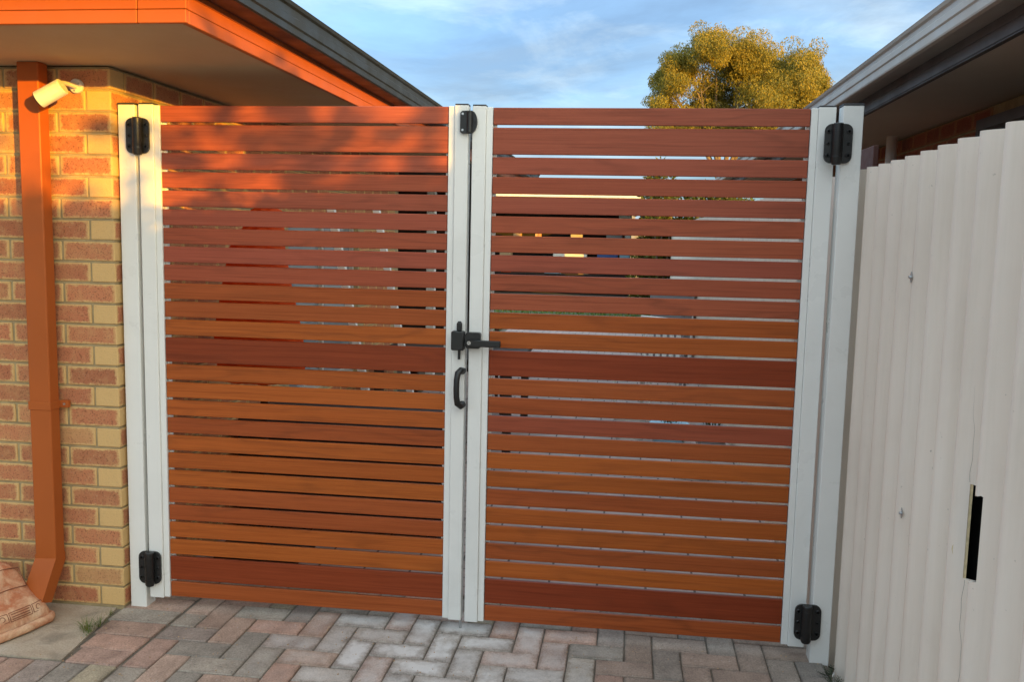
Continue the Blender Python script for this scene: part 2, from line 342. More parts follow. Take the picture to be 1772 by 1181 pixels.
# ---------------------------------------------------------------- mesh helpers
class MB:
    def __init__(s): s.v = []; s.f = []
    def quadgrid(s, rows, closed=False):
        b = len(s.v); n = len(rows[0])
        for r in rows: s.v += [tuple(p) for p in r]
        for i in range(len(rows) - 1):
            for j in range(n if closed else n - 1):
                k = (j + 1) % n
                s.f.append((b + i * n + j, b + i * n + k, b + (i + 1) * n + k, b + (i + 1) * n + j))
        return b
    def box(s, x0, x1, y0, y1, z0, z1, c=0.0):
        if c <= 0:
            b = len(s.v)
            s.v += [(x, y, z) for z in (z0, z1) for y in (y0, y1) for x in (x0, x1)]
            s.f += [tuple(b + i for i in q) for q in ((0, 2, 3, 1), (4, 5, 7, 6), (0, 1, 5, 4), (2, 6, 7, 3), (0, 4, 6, 2), (1, 3, 7, 5))]
            return s
        b = len(s.v); lim = ((x0, x1), (y0, y1), (z0, z1)); idx = {}
        for sx in (0, 1):
            for sy in (0, 1):
                for sz in (0, 1):
                    sg = (sx, sy, sz)
                    for a in range(3):          # vertex lying on the face of axis a
                        p = []
                        for d in range(3):
                            v = lim[d][sg[d]]
                            if d != a: v += c if sg[d] == 0 else -c
                            p.append(v)
                        idx[(sg, a)] = len(s.v); s.v.append(tuple(p))
        ctr = Vector(((x0 + x1) / 2, (y0 + y1) / 2, (z0 + z1) / 2))
        def add(ids):
            ps = [Vector(s.v[i]) for i in ids]; nn = (ps[1] - ps[0]).cross(ps[2] - ps[0])
            m = sum(ps, Vector()) / len(ps) - ctr
            s.f.append(tuple(ids) if nn.dot(m) > 0 else tuple(reversed(ids)))
        for a in range(3):
            o1, o2 = [d for d in range(3) if d != a]
            for sa in (0, 1):
                ids = []
                for (p, q) in ((0, 0), (1, 0), (1, 1), (0, 1)):
                    sg = [0, 0, 0]; sg[a] = sa; sg[o1] = p; sg[o2] = q; ids.append(idx[(tuple(sg), a)])
                add(ids)
        for a in range(3):                      # edges parallel to axis a
            o1, o2 = [d for d in range(3) if d != a]
            for p in (0, 1):
                for q in (0, 1):
                    A = [0, 0, 0]; A[o1] = p; A[o2] = q; B = list(A); B[a] = 1
                    add([idx[(tuple(A), o1)], idx[(tuple(B), o1)], idx[(tuple(B), o2)], idx[(tuple(A), o2)]])
        for sx in (0, 1):
            for sy in (0, 1):
                for sz in (0, 1): add([idx[((sx, sy, sz), a)] for a in range(3)])
        return s
    def tube(s, pts, rad, n=10, cap=True, flat=(1, 1)):
        pts = [Vector(p) for p in pts]; rows = []
        rr = rad if isinstance(rad, (list, tuple)) else [rad] * len(pts)
        prev = None
        for i, p in enumerate(pts):
            t = (pts[min(i + 1, len(pts) - 1)] - pts[max(i - 1, 0)]).normalized()
            if prev is None:
                u = Vector((0, 0, 1)) if abs(t.z) < .9 else Vector((0, 1, 0))
                u = (u - t * u.dot(t)).normalized()
            else: u = (prev - t * prev.dot(t)).normalized()
            prev = u; w = t.cross(u)
            rows.append([p + (u * math.cos(a) * flat[0] + w * math.sin(a) * flat[1]) * rr[i] for a in [2 * math.pi * k / n for k in range(n)]])
        b = s.quadgrid(rows, True)
        if cap:
            s.f.append(tuple(b + k for k in reversed(range(n)))); e = b + (len(rows) - 1) * n; s.f.append(tuple(e + k for k in range(n)))
        return s
    def prism(s, poly, a, b, axis='y'):
        """poly: outline points; extruded from a to b along axis"""
        def P(p, t):
            return {'x': (t, p[0], p[1]), 'y': (p[0], t, p[1]), 'z': (p[0], p[1], t)}[axis]
        n = len(poly); k = len(s.v)
        s.v += [P(p, a) for p in poly] + [P(p, b) for p in poly]
        s.f.append(tuple(k + i for i in range(n))); s.f.append(tuple(k + n + i for i in reversed(range(n))))
        for i in range(n):
            j = (i + 1) % n; s.f.append((k + i, k + n + i, k + n + j, k + j))
        return s
    def mesh(s, name, m, origin=(0, 0, 0), smooth=False, fix=True):
        me = bpy.data.meshes.new(name); o = Vector(origin)
        me.from_pydata([tuple(Vector(p) - o) for p in s.v], [], s.f)
        if fix:
            bm = bmesh.new(); bm.from_mesh(me); bmesh.ops.recalc_face_normals(bm, faces=bm.faces); bm.to_mesh(me); bm.free()
        if m: me.materials.append(m)
        if smooth:
            me.polygons.foreach_set('use_smooth', [True] * len(me.polygons))
            if smooth != 'all':
                me.set_sharp_from_angle(angle=R(38))
        me.update(); return me
def link(name, me, parent=None, loc=None):
    o = bpy.data.objects.new(name, me); COL.objects.link(o)
    if parent is not None: o.parent = parent
    if loc is not None: o.location = loc
    return o
def wloc(o):
    v = Vector((0, 0, 0))
    while o is not None: v += o.location; o = o.parent
    return v
def build(mb, name, m, parent=None, smooth=False, origin=None, fix=True):
    """mb is in world coordinates; parents are never rotated"""
    p = wloc(parent) if parent is not None else Vector((0, 0, 0))
    o = Vector(origin) if origin is not None else (p if parent is not None else Vector((0, 0, 0)))
    return link(name, mb.mesh(name, m, o, smooth, fix), parent, o - p)
def tag(o, label=None, cat=None, group=None, kind=None):
    if label: o['label'] = label
    if cat: o['category'] = cat
    if group: o['group'] = group
    if kind: o['kind'] = kind
    return o
def thing(name, loc, label, cat, group=None):
    return tag(link(name, None, None, loc), label, cat, group)
def rrect(x0, x1, z0, z1, r, n=4):
    pts = []
    for cx, cz, a0 in ((x1 - r, z1 - r, 0), (x0 + r, z1 - r, 90), (x0 + r, z0 + r, 180), (x1 - r, z0 + r, 270)):
        for k in range(n + 1):
            a = R(a0 + 90 * k / n); pts.append((cx + r * math.cos(a), cz + r * math.sin(a)))
    return pts

# ---------------------------------------------------------------- ground
gm = MB(); gm.box(-150, 150, -150, 200, -.40, -.055)
tag(build(gm, 'ground', MT['soil']), kind='structure')
gm = MB(); gm.box(-3.0, 2.76, -12, -1.93, -.054, -.001); gm.box(-3.0, -.80, -1.93, -.81, -.054, -.001); gm.box(-3.0, -.82, -.81, -.545, -.054, -.001)
tag(build(gm, 'driveway', MT['drive']), kind='structure')
gm = MB(); gm.box(2.86, 3.58, -1.6, 9, -.054, -.004)  # unseen pale strip added to bounce light up to the right soffit
tag(build(gm, 'bounce_path', MT['side']), kind='structure')
gm = MB(); gm.box(-.19, 2.79, .36, 15.5, -.052, -.002)
tag(build(gm, 'yard_paving', MT['yard']), kind='structure')
gm = MB(); gm.box(-12, -.66 + .30, 9.1, 15.5, -.053, -.003)
gm.box(-12, 12, 15.5, 21.5, -.053, .0)
tag(build(gm, 'lawn', MT['lawn']), kind='structure')

# paving: a 90 degree herringbone of clay pavers with a header border beside the slab
pav = link('paving', None); tag(pav, kind='structure')
bed = MB(); bed.box(-.80, 2.77, -1.93, .36, -.054, -.0085)
tag(build(bed, 'joint_sand', MT['sand'], pav), kind='stuff')
CX, CY, X0, Y0 = .1113, .1232, .5285, .0650
pm = MB(); pm.box(-.1085, .1085, -.0535, .0535, -.048, 0, .0035); paver_me = pm.mesh('paver', paver_mat())
pm = MB(); pm.box(-.0535, .0535, -.0535, .0535, -.048, 0, .0035); half_me = pm.mesh('half_paver', paver_me.materials[0])
PAL = [(.250, .178, .145), (.270, .180, .145), (.215, .195, .170), (.195, .180, .160), (.225, .200, .150), (.240, .168, .140), (.20, .172, .155), (.260, .195, .160)]
def bloom(x, y):
    d = math.hypot((x - 1.22) / .62, (y + .22) / .42)
    return max(0.0, min(1.0, 1.25 - d)) * rnd.uniform(.55, 1.15)
def paver(x, y, w, h):
    """w, h: cell size of the brick along x and y"""
    lng = max(w, h); me = paver_me if lng > .16 else half_me
    o = link('paver', me, pav, (x, y, rnd.uniform(-.0016, .0012)))
    if w >= h: o.rotation_euler = (rnd.gauss(0, .004), rnd.gauss(0, .003), rnd.gauss(0, .007)); o.scale = ((w - .005) / .217 if me is paver_me else (w - .005) / .107, (h - .0055) / .107, 1)
    else: o.rotation_euler = (rnd.gauss(0, .003), rnd.gauss(0, .004), R(90) + rnd.gauss(0, .007)); o.scale = ((h - .005) / .217 if me is paver_me else (h - .005) / .107, (w - .0045) / .107, 1)
    c = rnd.choice(PAL)
    b = bloom(x, y)
    if b > .35: c = rnd.choice([(.26, .235, .215), (.24, .22, .205), (.275, .215, .19)])
    elif x > 1.95: c = rnd.choice([(.21, .172, .148), (.19, .168, .15), (.20, .160, .135), (.17, .158, .148), (.215, .168, .142)])
    k = rnd.uniform(1.38, 1.72)
    o.color = (c[0] * k * 1.03, c[1] * k, c[2] * k * .95, b)
    return o
npav = 0
XL, XR, YB, YT = .078, 2.70, -1.93, .36
def inside(i, j): # cell free for herringbone?
    x = X0 + (i + .5) * CX; y = Y0 - (j + .5) * CY
    return x < XR + .02 and YB < y < YT and (x > XL - .02 or y < -.80) and x > -.78
cells = {}
for i in range(-13, 21):
    for j in range(-3, 17):
        d = (i - j) % 4
        key = (i, j, 'H') if d == 2 else (i - 1, j, 'H') if d == 3 else (i, j, 'V') if d == 1 else (i, j - 1, 'V')
        cells.setdefault(key, []).append((i, j))
for (i, j, t), cs in cells.items():
    cs = [c for c in cs if inside(*c)]
    if not cs: continue
    xs = [X0 + (c[0] + .5) * CX for c in cs]; ys = [Y0 - (c[1] + .5) * CY for c in cs]
    if npav >= 262: break
    paver(sum(xs) / len(xs), sum(ys) / len(ys), CX * (max(c[0] for c in cs) - min(c[0] for c in cs) + 1), CY * (max(c[1] for c in cs) - min(c[1] for c in cs) + 1)); npav += 1
for k in range(7):      # border beside the slab and the post
    y = -.494 + k * .1275
    xl = -.212 - .139 * (y + .071) + .007; paver((xl + .072) / 2, y, .072 - xl, .1275); npav += 1
for k in range(7):      # border in front of the slab
    paver(-.092 - k * .1105 + .0, -.675, .1105, .236); npav += 1
paver(.02, -.675, .1105, .236); npav += 1

slab = MB(); slab.prism([(-.225, -.058), (-.160, -.546), (-.80, -.536), (-2.9, -.52), (-2.9, -.058)], -.05, -.0005, 'z')
tag(build(slab, 'concrete_slab', MT['concrete']), kind='structure')

# ---------------------------------------------------------------- brick house on the left
HX, HY = -.187, -.060
house = thing('brick_house', (HX, HY, 0), 'cream and red brick house corner with terracotta fascia and dark gutter, left of the gate', 'house')
core = MB(); core.box(-4.5, HX - .006, HY + .006, 1.9, -.05, 2.30); core.box(-4.5, HX - .006, 1.9, 4.62, -.05, .55)
core.box(-4.5, HX - .006, 1.9, 4.62, 1.80, 2.30); core.box(-4.5, HX - .006, 3.37, 4.62, .55, 1.80); core.box(-4.5, HX - .25, 1.9, 3.37, .55, 1.80)
build(core, 'wall', MT['mortar'], house)
BP, BH = .0881, .0782
bm_ = MB(); bm_.box(-.1145, .1145, -.052, .052, -BH / 2, BH / 2, .0028); brick_me = bm_.mesh('brick', MT['brick'])
bm_ = MB(); bm_.box(-.0525, .0525, -.052, .052, -BH / 2, BH / 2, .0028); halfbrick_me = bm_.mesh('half_brick', MT['brick'])
nb = 0; rest = []; rest_front = []
def brick(cx, cy, cz, rot, me=brick_me, sx=1.0):
    o = link('brick', me, house, Vector((cx, cy, cz)) - Vector((HX, HY, 0)))
    o.rotation_euler = (rnd.gauss(0, .004), rnd.gauss(0, .003), rot + rnd.gauss(0, .003)); o.scale = (sx, 1, 1)
    return o
for k in range(26):
    z = .010 + k * BP + BP / 2 - .003; j = lambda: rnd.uniform(-.0014, .0012)
    if k % 2:      # full stretcher at the corner of the front face
        x = HX - .1145
        for q in range(4):
            if q < 3 or True: brick(x, HY + .052 + j(), z, 0); nb += 1
            x -= .2395
        y = HY + .104 + .010 + .1145; ys = .2395
    else:          # brick along the side wall shows its end in front
        brick(HX - .052 + j(), HY + .1145, z, R(90)); nb += 1
        x = HX - .104 - .010 - .1145 + .001
        for q in range(3):
            brick(x, HY + .052 + j(), z, 0); nb += 1
            x -= .2395
        y = HY + .229 + .010 + .1145
    while x > -4.4:
        rest_front.append((x, z)); x -= .2395
    while y < 4.45:
        ok = not (.56 < z < 1.80 and 1.9 - .12 < y < 3.37 + .12)
        if ok:
            if nb < 299 and y < 1.75: brick(HX - .052 + j(), y, z, R(90)); nb += 1
            else: rest.append((y, z))
        y += .2395
far = MB(); onb = []
def far_brick(x0, x1, y0, y1, z, along):
    far.box(x0, x1, y0, y1, z - BH / 2, z + BH / 2)
    for v in far.v[-8:]: onb.append(((v[0] - (x0 + x1) / 2) if along == 'x' else (v[1] - (y0 + y1) / 2), (v[1] - (y0 + y1) / 2) if along == 'x' else (v[0] - (x0 + x1) / 2), v[2] - z))
for y, z in rest: far_brick(HX - .104, HX, y - .1145, y + .1145, z, 'y')
for x, z in rest_front: far_brick(x - .1145, x + .1145, HY, HY + .104, z, 'x')
fo = tag(build(far, 'brick', MT['brick_far'], house), kind='stuff')
atr = fo.data.attributes.new('on_brick', 'FLOAT_VECTOR', 'POINT')
for i, p in enumerate(onb): atr.data[i].vector = p
# eave: soffit, fascia boards, gutter, roof
SZ = 2.306
sm = MB(); sm.box(-4.5, .500, -.782, 9.2, SZ, SZ + .009)
build(sm, 'soffit', MT['soffit'], house)
fm = MB(); fm.box(-4.5, .357, -.805, -.783, 2.300, 2.3415, .002); fm.box(-4.5, .357, -.8035, -.783, 2.3435, 2.46, .002)
build(fm, 'fascia_board', MT['terracotta_paint'], house)
fm = MB(); fm.box(.3595, .523, -.805, -.783, 2.300, 2.3415, .002); fm.box(.3595, .523, -.8035, -.783, 2.3435, 2.46, .002)
build(fm, 'fascia_board', MT['terracotta_paint'], house)
fm = MB()
for a, b in ((-.782, 2.62), (2.623, 9.2)):
    fm.box(.500, .523, a, b, 2.300, 2.3415, .002); fm.box(.500, .5215, a, b, 2.3435, 2.385, .002); fm.box(.500, .520, a, b, 2.387, 2.46, .002)
build(fm, 'fascia_board', MT['terracotta_paint'], house)
def gutter_profile(o, s):   # outline across: o = inner x, s = +1 outward
    return [(o, 2.404), (o + s * .098, 2.400), (o + s * .106, 2.404), (o + s * .106, 2.428), (o + s * .1125, 2.434), (o + s * .1125, 2.462), (o + s * .106, 2.468),
            (o + s * .106, 2.494), (o + s * .116, 2.500), (o + s * .120, 2.514), (o + s * .112, 2.517), (o + s * .100, 2.508), (o + s * .100, 2.41), (o + s * .004, 2.412), (o + s * .004, 2.50), (o, 2.50)]
gt = MB(); gt.prism(gutter_profile(.5245, 1), -.93, 9.2, 'y'); build(gt, 'gutter', MT['dark_gutter'], house)
gt = MB(); gt.prism(gutter_profile(-.8065, -1), -4.5, .523, 'x'); build(gt, 'gutter', MT['dark_gutter'], house)
rf = MB()
rf.v += [(.60, -.88, 2.50), (.60, 9.2, 2.50), (-4.5, 9.2, 4.4), (-4.5, 4.2, 4.4), (-4.5, -.88, 2.50)]; rf.f += [(0, 1, 2, 3), (0, 3, 4)]
build(rf, 'roof', MT['roof'], house)
# rectangular downpipe with offset shoe and strap
dp = MB(); dp.box(-.535, -.441, -.150, -.086, .245, SZ, .004); dpo = build(dp, 'downpipe', MT['terracotta_paint'], house)
el = MB()
el.quadgrid([[(-.536, -.151, .252), (-.440, -.151, .252), (-.440, -.085, .252), (-.536, -.085, .252)],
             [(-.536, -.151, .235), (-.440, -.151, .240), (-.440, -.085, .215), (-.536, -.085, .215)],
             [(-.538, -.255, .085), (-.439, -.255, .085), (-.439, -.190, .062), (-.538, -.190, .062)]], True)
build(el, 'elbow', MT['terracotta_paint'], dpo)
st = MB(); st.box(-.5385, -.4375, -.1535, -.0860, .882, .917, .0015); st.box(-.438, -.402, -.0875, -.068, .884, .915, .0015)
build(st, 'strap', MT['terracotta_paint'], dpo)
sc = MB(); sc.tube([(-.418, -.0875, .90), (-.418, -.091, .90)], .005, 8); build(sc, 'screw', MT['zinc'], dpo)
vb = MB(); vb.box(-3.2, -3.1, 4.62, 9.2, -.05, 2.30); vb.box(-3.1, -.25, 9.1, 9.2, -.05, 2.30)
build(vb, 'verandah_wall', MT['dark_brown'], house)
vp = MB(); vp.box(-3.1, .45, 4.62, 9.15, 2.27, 2.300); build(vp, 'verandah_ceiling', MT['dark_brown'], house)
for yy in (6.0, 7.5, 9.0):
    vp = MB(); vp.box(-.24, -.15, yy, yy + .09, -.05, 2.268, .004); build(vp, 'verandah_post', MT['paint_white'], house)
# sliding window in the side wall, behind the gate
wn = MB()
for a in ((1.9, 1.94, .55, 1.80), (3.33, 3.37, .55, 1.80), (1.94, 3.33, .55, .60), (1.94, 3.33, 1.76, 1.80), (2.62, 2.66, .60, 1.76)):
    wn.box(HX - .10, HX - .04, *a)
wf = build(wn, 'window', MT['grey_gutter'], house)
gl = MB(); gl.box(HX - .075, HX - .065, 1.94, 3.33, .60, 1.76); build(gl, 'pane', MT['glass'], wf)

# ---------------------------------------------------------------- security camera under the left eave
sec = thing('security_camera', (-.329, HY, 2.222), 'white cylindrical security camera on a round wall mount under the left eave', 'security camera')
c = MB(); c.tube([(-.329, HY - .001, 2.222), (-.329, HY - .012, 2.222), (-.329, HY - .016, 2.222)], [.0295, .0295, .026], 24); build(c, 'mount', MT['paint_white'], sec, True)
c = MB(); c.tube([(-.329, HY - .014, 2.222), (-.327, HY - .060, 2.221), (-.318, HY - .120, 2.216), (-.300, HY - .155, 2.206), (-.292, HY - .168, 2.198)], [.014, .0095, .0095, .0095, .0095], 12); build(c, 'arm', MT['paint_white'], sec, True)
ax = Vector((-.84, -.16, -.50)).normalized(); p0 = Vector((-.282, HY - .168, 2.196))
c = MB(); c.tube([p0, p0 + ax * .003, p0 + ax * .108], [.030, .033, .034], 24); build(c, 'body', MT['paint_white'], sec, True)
c = MB(); c.tube([p0 + ax * .1085, p0 + ax * .113], [.0335, .031], 24); build(c, 'lens_ring', MT['black_plastic'], sec, True)
c = MB(); c.tube([p0 + ax * .1132, p0 + ax * .1145], [.016, .014], 16); build(c, 'lens', MT['lens'], sec, True)
for dx, dz in ((.016, .009), (-.004, -.019)):
    c = MB(); c.tube([(-.329 + dx, HY - .0165, 2.222 + dz), (-.329 + dx, HY - .0185, 2.222 + dz)], .0036, 8); build(c, 'screw', MT['zinc'], sec)

# ---------------------------------------------------------------- gate
ZB, N_H, W_H, GAP = .050, .0660, .1035, .0110
def slat_rows():
    seq = ['N', 'W'] + ['N'] * 11 + ['W'] + ['N'] * 10 + ['W', 'N']
    z = ZB; out = []
    for s in seq:
        h = N_H if s == 'N' else W_H
        out.append((z, h)); z += h + GAP
    return out[::-1], z - GAP          # listed from the top slat down
ROWS, ZTOP = slat_rows()
Rd, Rr, Mm, Tt, Dk = (.318, .077, .042), (.328, .078, .036), (.345, .080, .021), (.385, .094, .018), (.245, .044, .014)
TL = [Rd, Rr, Rd, Rr, Rd, Rd, Rr, Rd, Rr, Mm, Mm, Tt, Dk, Tt, Tt, Tt, Mm, Tt, Tt, Tt, Mm, Mm, Tt, Tt, Dk, Mm]
TR = [Rd, Rd, Rd, Rr, Rd, Rr, Rr, Rd, Rr, Rr, Tt, Tt, Dk, Mm, Mm, Rr, Mm, Tt, Tt, Mm, Tt, Tt, Mm, Tt, Dk, Mm]
slat_meshes = {}
def slat_mesh(Lx, h):
    k = (round(Lx, 4), h)
    if k not in slat_meshes:
        m = MB(); m.box(-Lx / 2, Lx / 2, -.008, .008, -h / 2, h / 2, .0022); slat_meshes[k] = m.mesh('slat', MT['timber'])
    return slat_meshes[k]
def gate_leaf(x0, x1, hinge, label, tones, dz):
    """x0..x1: span of the slats.  hinge: -1 hinges on the left side, +1 on the right"""
    g = thing('gate_leaf', (x0 if hinge < 0 else x1, 0, 0), label, 'gate', 'timber look slat gate leaves')
    for side in (-1, 1):
        xe = x0 if side < 0 else x1
        a, b = (.026, .089)     # channel cover, then the stile tube
        s_lo, s_hi = sorted((xe + side * a, xe + side * (b if side == hinge else .0805)))
        m = MB(); m.box(s_lo, s_hi, -.022, .030, ZB - .006 + dz, ZTOP + .004 + dz, .0022)
        so = build(m, 'stile', MT['white_metal'], g)
        c_lo, c_hi = sorted((xe + side * .0005, xe + side * (a - .0005)))
        m = MB(); m.box(c_lo, c_hi, -.014, .022, ZB - .003 + dz, ZTOP + .001 + dz, .0015)
        build(m, 'slat_channel', MT['white_metal'], so)
        i_lo, i_hi = sorted((xe - side * .0005, xe - side * .013))
        m = MB(); m.box(i_lo, i_hi, .0095, .022, ZB + dz, ZTOP - .002 + dz); build(m, 'channel_lip', MT['white_metal'], so)
        m = MB(); m.box(s_lo + .001, s_hi - .001, -.021, .029, ZTOP + .0042 + dz, ZTOP + .010 + dz, .001); build(m, 'end_cap', MT['dark_cap'], so)
    Lx = x1 - x0 - .002
    for (z, h), t in zip(ROWS, tones):
        o = link('slat', slat_mesh(Lx, h), g, Vector(((x0 + x1) / 2, rnd.uniform(-.0012, .0012), z + h / 2 + dz)) - g.location)
        k = rnd.uniform(.93, 1.07); o.color = (t[0] * k, t[1] * k * rnd.uniform(.96, 1.04), t[2] * k, 1)
        o.rotation_euler = (rnd.gauss(0, .004), 0, 0)
    return g
GL = gate_leaf(0.0, 1.2115, -1, 'left gate leaf of red brown slats in pale grey frame, with pull handle', TL, 0.0)
GR = gate_leaf(1.3885, 2.5965, 1, 'right gate leaf of red brown slats in pale grey frame, beside the corrugated fence', TR, -.003)
# posts
for (xa, xb, ya, yb, lab) in ((-.1765, -.1035, -.026, .050, 'pale grey square gate post beside the brick wall with black hinges'),
                              (2.7020, 2.7750, -.062, .013, 'pale grey square gate post beside the corrugated fence with black hinges')):
    p = thing('gate_post', ((xa + xb) / 2, (ya + yb) / 2, 0), lab, 'gate post', 'square gate posts')
    m = MB(); m.box(xa, xb, ya, yb, -.05, 2.155, .0022); build(m, 'post_tube', MT['white_metal'], p)
    m = MB(); m.box(xa - .001, xb + .001, ya - .001, yb + .001, 2.1555, 2.1625, .001); build(m, 'post_cap', MT['dark_cap'], p)

def hinge(leaf, xc, zc, post_side, post_y, up=True):
    """self closing hinge: barrel over the gap, plates on post and stile"""
    yb = min(post_y, -.022)
    w = .052
    m = MB(); lo, hi = (xc - .050, xc + .050)
    m.prism(rrect(lo, hi, zc - .072, zc + .072, .026, 5), yb - .0095, yb - .0005, 'y')
    pl = build(m, 'hinge', MT['black_plastic'], leaf, True)
    if post_y > -.06:
        pass
    bx = xc - .006 * (-post_side) * -1
    m = MB(); m.tube([(bx, yb - .020, zc - .078), (bx, yb - .020, zc - .070), (bx, yb - .020, zc + .070), (bx, yb - .020, zc + .073)], [.0155, .0195, .0195, .017], 20)
    for q in (-.048, .048):
        m.tube([(bx, yb - .020, zc + q - .0025), (bx, yb - .020, zc + q + .0025)], .0208, 20)
    build(m, 'barrel', MT['black_plastic'], pl, True)
    for sx in (-1, 1):
        for q in (-.044, 0, .044):
            m = MB(); X = xc + sx * .0365; rr = .0075 if q else .0055
            m.tube([(X, yb - .0096, zc + q), (X, yb - .0125, zc + q), (X, yb - .0125, zc + q), (X, yb - .0100, zc + q)], [rr + .002, rr, rr * .6, rr * .5], 12)
            build(m, 'screw', MT['black_plastic'], pl, True)
    return pl
hinge(GL, -.0880, 2.028, -1, -.026); hinge(GL, -.0800, .183, -1, -.026)
hinge(GR, 2.6885, 2.016, 1, -.062); hinge(GR, 2.6840, .166, 1, -.062)
# top catch across the two stiles
m = MB(); pts = [(1.262, 2.052), (1.262, 2.126), (1.270, 2.134), (1.305, 2.135)]
for k in range(0, 11):
    a = R(80 - 16 * k); pts.append((1.305 + .024 * math.cos(a), 2.092 + .043 * math.sin(a)))
pts += [(1.305, 2.047), (1.270, 2.047)]
m.prism(pts, -.036, -.0225, 'y'); ca = build(m, 'catch', MT['black_plastic'], GL, True)
m = MB(); m.tube([(1.3005, -.040, 2.050), (1.3005, -.040, 2.132)], .0115, 16); build(m, 'barrel', MT['black_plastic'], ca, True)
for X, Z in ((1.272, 2.122), (1.272, 2.060), (1.320, 2.094)):
    m = MB(); m.tube([(X, -.0362, Z), (X, -.0385, Z)], [.0055, .0045], 10); build(m, 'screw', MT['steel'] if X < 1.3 else MT['black_plastic'], ca, True)
# lock: box with drop bolt on the left stile, lever on the right stile
m = MB(); m.box(1.2430, 1.2945, -.066, -.0225, 1.190, 1.2665, .004); lk = build(m, 'lock_box', MT['black_plastic'], GL, True)
m = MB(); m.box(1.2625, 1.2835, -.052, -.034, 1.2665, 1.302, .004); m.box(1.2665, 1.2800, -.049, -.037, 1.300, 1.306, .002); build(m, 'bolt_grip', MT['black_plastic'], lk, True)
m = MB(); m.tube([(1.2735, -.044, 1.152), (1.2735, -.044, 1.192)], .0058, 12); build(m, 'bolt_rod', MT['black_plastic'], lk, True)
m = MB(); m.prism(rrect(1.2990, 1.3600, 1.1985, 1.2625, .010), -.052, -.0225, 'y'); lv = build(m, 'lever_box', MT['black_plastic'], GR, True)
m = MB(); m.box(1.3085, 1.4440, -.076, -.060, 1.2080, 1.2345, .003); m.tube([(1.3185, -.051, 1.2225), (1.3185, -.062, 1.2225)], .012, 14)
lever = build(m, 'lever', MT['black_plastic'], lv, True)
m = MB(); m.tube([(1.3185, -.0762, 1.2235), (1.3185, -.0795, 1.2235)], [.0088, .0080], 18); build(m, 'key_cylinder', MT['steel'], lv, True)
m = MB(); m.box(1.3130, 1.3195, -.0803, -.0790, 1.2225, 1.2245); build(m, 'keyhole', MT['dark_cap'], lv)
# bow pull handle
m = MB(); pth = [(1.2900, -.030, 1.104), (1.2830, -.050, 1.108), (1.2730, -.062, 1.098), (1.2695, -.068, 1.070), (1.2690, -.070, 1.034), (1.2695, -.068, 1.000), (1.2730, -.062, .973), (1.2840, -.050, .962), (1.2910, -.030, .966)]
m.tube(pth, [.0125, .0135, .0130, .0122, .0122, .0122, .0130, .0135, .0125], 12)
m.prism(rrect(1.2745, 1.2965, 1.090, 1.116, .008), -.032, -.0222, 'y'); m.prism(rrect(1.2745, 1.2965, .953, .979, .008), -.032, -.0222, 'y')
hd = build(m, 'pull_handle', MT['black_plastic'], GL, True)
m = MB(); m.tube([(1.287, -.0325, 1.1125), (1.287, -.035, 1.1125)], .004, 8); m.tube([(1.287, -.0325, .957), (1.287, -.035, .957)], .004, 8); build(m, 'screw', MT['zinc'], hd)
# drop rod under the meeting stile
m = MB(); m.tube([(1.2865, .004, -.001), (1.2865, .004, .046)], .0055, 10); build(m, 'drop_rod', MT['zinc'], GL, True)

# ---------------------------------------------------------------- corrugated fence on the right
fence = thing('corrugated_fence', (2.80, 0, 0), 'cream corrugated fibre cement fence with a torn slot, right of the gate', 'fence')
PIT, CRE, AMP, XC = .1565, -.735, .0300, 2.8200
def fx(y): return XC - AMP * math.cos(2 * math.pi * (y - CRE) / PIT)
FZ0, FZ1 = -.05, 1.930
def topz(y): return FZ1 + .004 * math.sin(y * 3.1) + (.0 if y < .1 else 0)
def sheet(y0, y1, hole=None):
    m = MB(); n = max(2, int((y1 - y0) / .0125)); ys = [y0 + (y1 - y0) * k / n for k in range(n + 1)]
    if hole is None:
        m.quadgrid([[(fx(y), y, FZ0 + (topz(y) - FZ0) * t) for y in ys] for t in (0, .25, .5, .75, 1)])
    else:
        ha, hb, zb, zt = hole
        ys = sorted([y for y in ys if not (ha - .004 < y < hb + .004)] + [ha + (hb - ha) * k / 26 for k in range(27)])
        cl_ = lambda y: min(hb, max(ha, y))
        rows = [[(fx(y), y, FZ0 + (zb(cl_(y)) - FZ0) * t) for y in ys] for t in (0, .5, 1)] + [[(fx(y), y, zt(cl_(y)) + (topz(y) - zt(cl_(y))) * t) for y in ys] for t in (0, .33, .66, 1)]
        b0 = m.quadgrid(rows); nn = len(ys)
        m.f = [f for f in m.f if not (b0 + 2 * nn <= f[0] < b0 + 3 * nn and ys[f[0] - b0 - 2 * nn] >= ha - 1e-6 and ys[f[1] - b0 - 2 * nn] <= hb + 1e-6)]
    o = build(m, 'sheet', MT['fence'], fence, 'all')
    bmx = bmesh.new(); bmx.from_mesh(o.data); bmesh.ops.remove_doubles(bmx, verts=bmx.verts, dist=.0004); bmesh.ops.recalc_face_normals(bmx, faces=bmx.faces); bmx.to_mesh(o.data); bmx.free()
    o.data.polygons.foreach_set('use_smooth', [True] * len(o.data.polygons))
    md = o.modifiers.new('thickness', 'SOLIDIFY'); md.thickness = .006; md.offset = 0
    es = o.modifiers.new('crisp_edges', 'EDGE_SPLIT'); es.split_angle = R(50)
    return o
val = CRE - PIT / 2
YH0, YH1 = -1.380, -1.2415
def hz_top(y):
    t = (y - YH0) / (YH1 - YH0); return 1.054 + .003 * math.sin(t * 17 + 1) + .0016 * math.sin(t * 53)
def hz_bot(y):
    t = (y - YH0) / (YH1 - YH0); return .843 - .040 * t + .0025 * math.sin(t * 19 + 1)
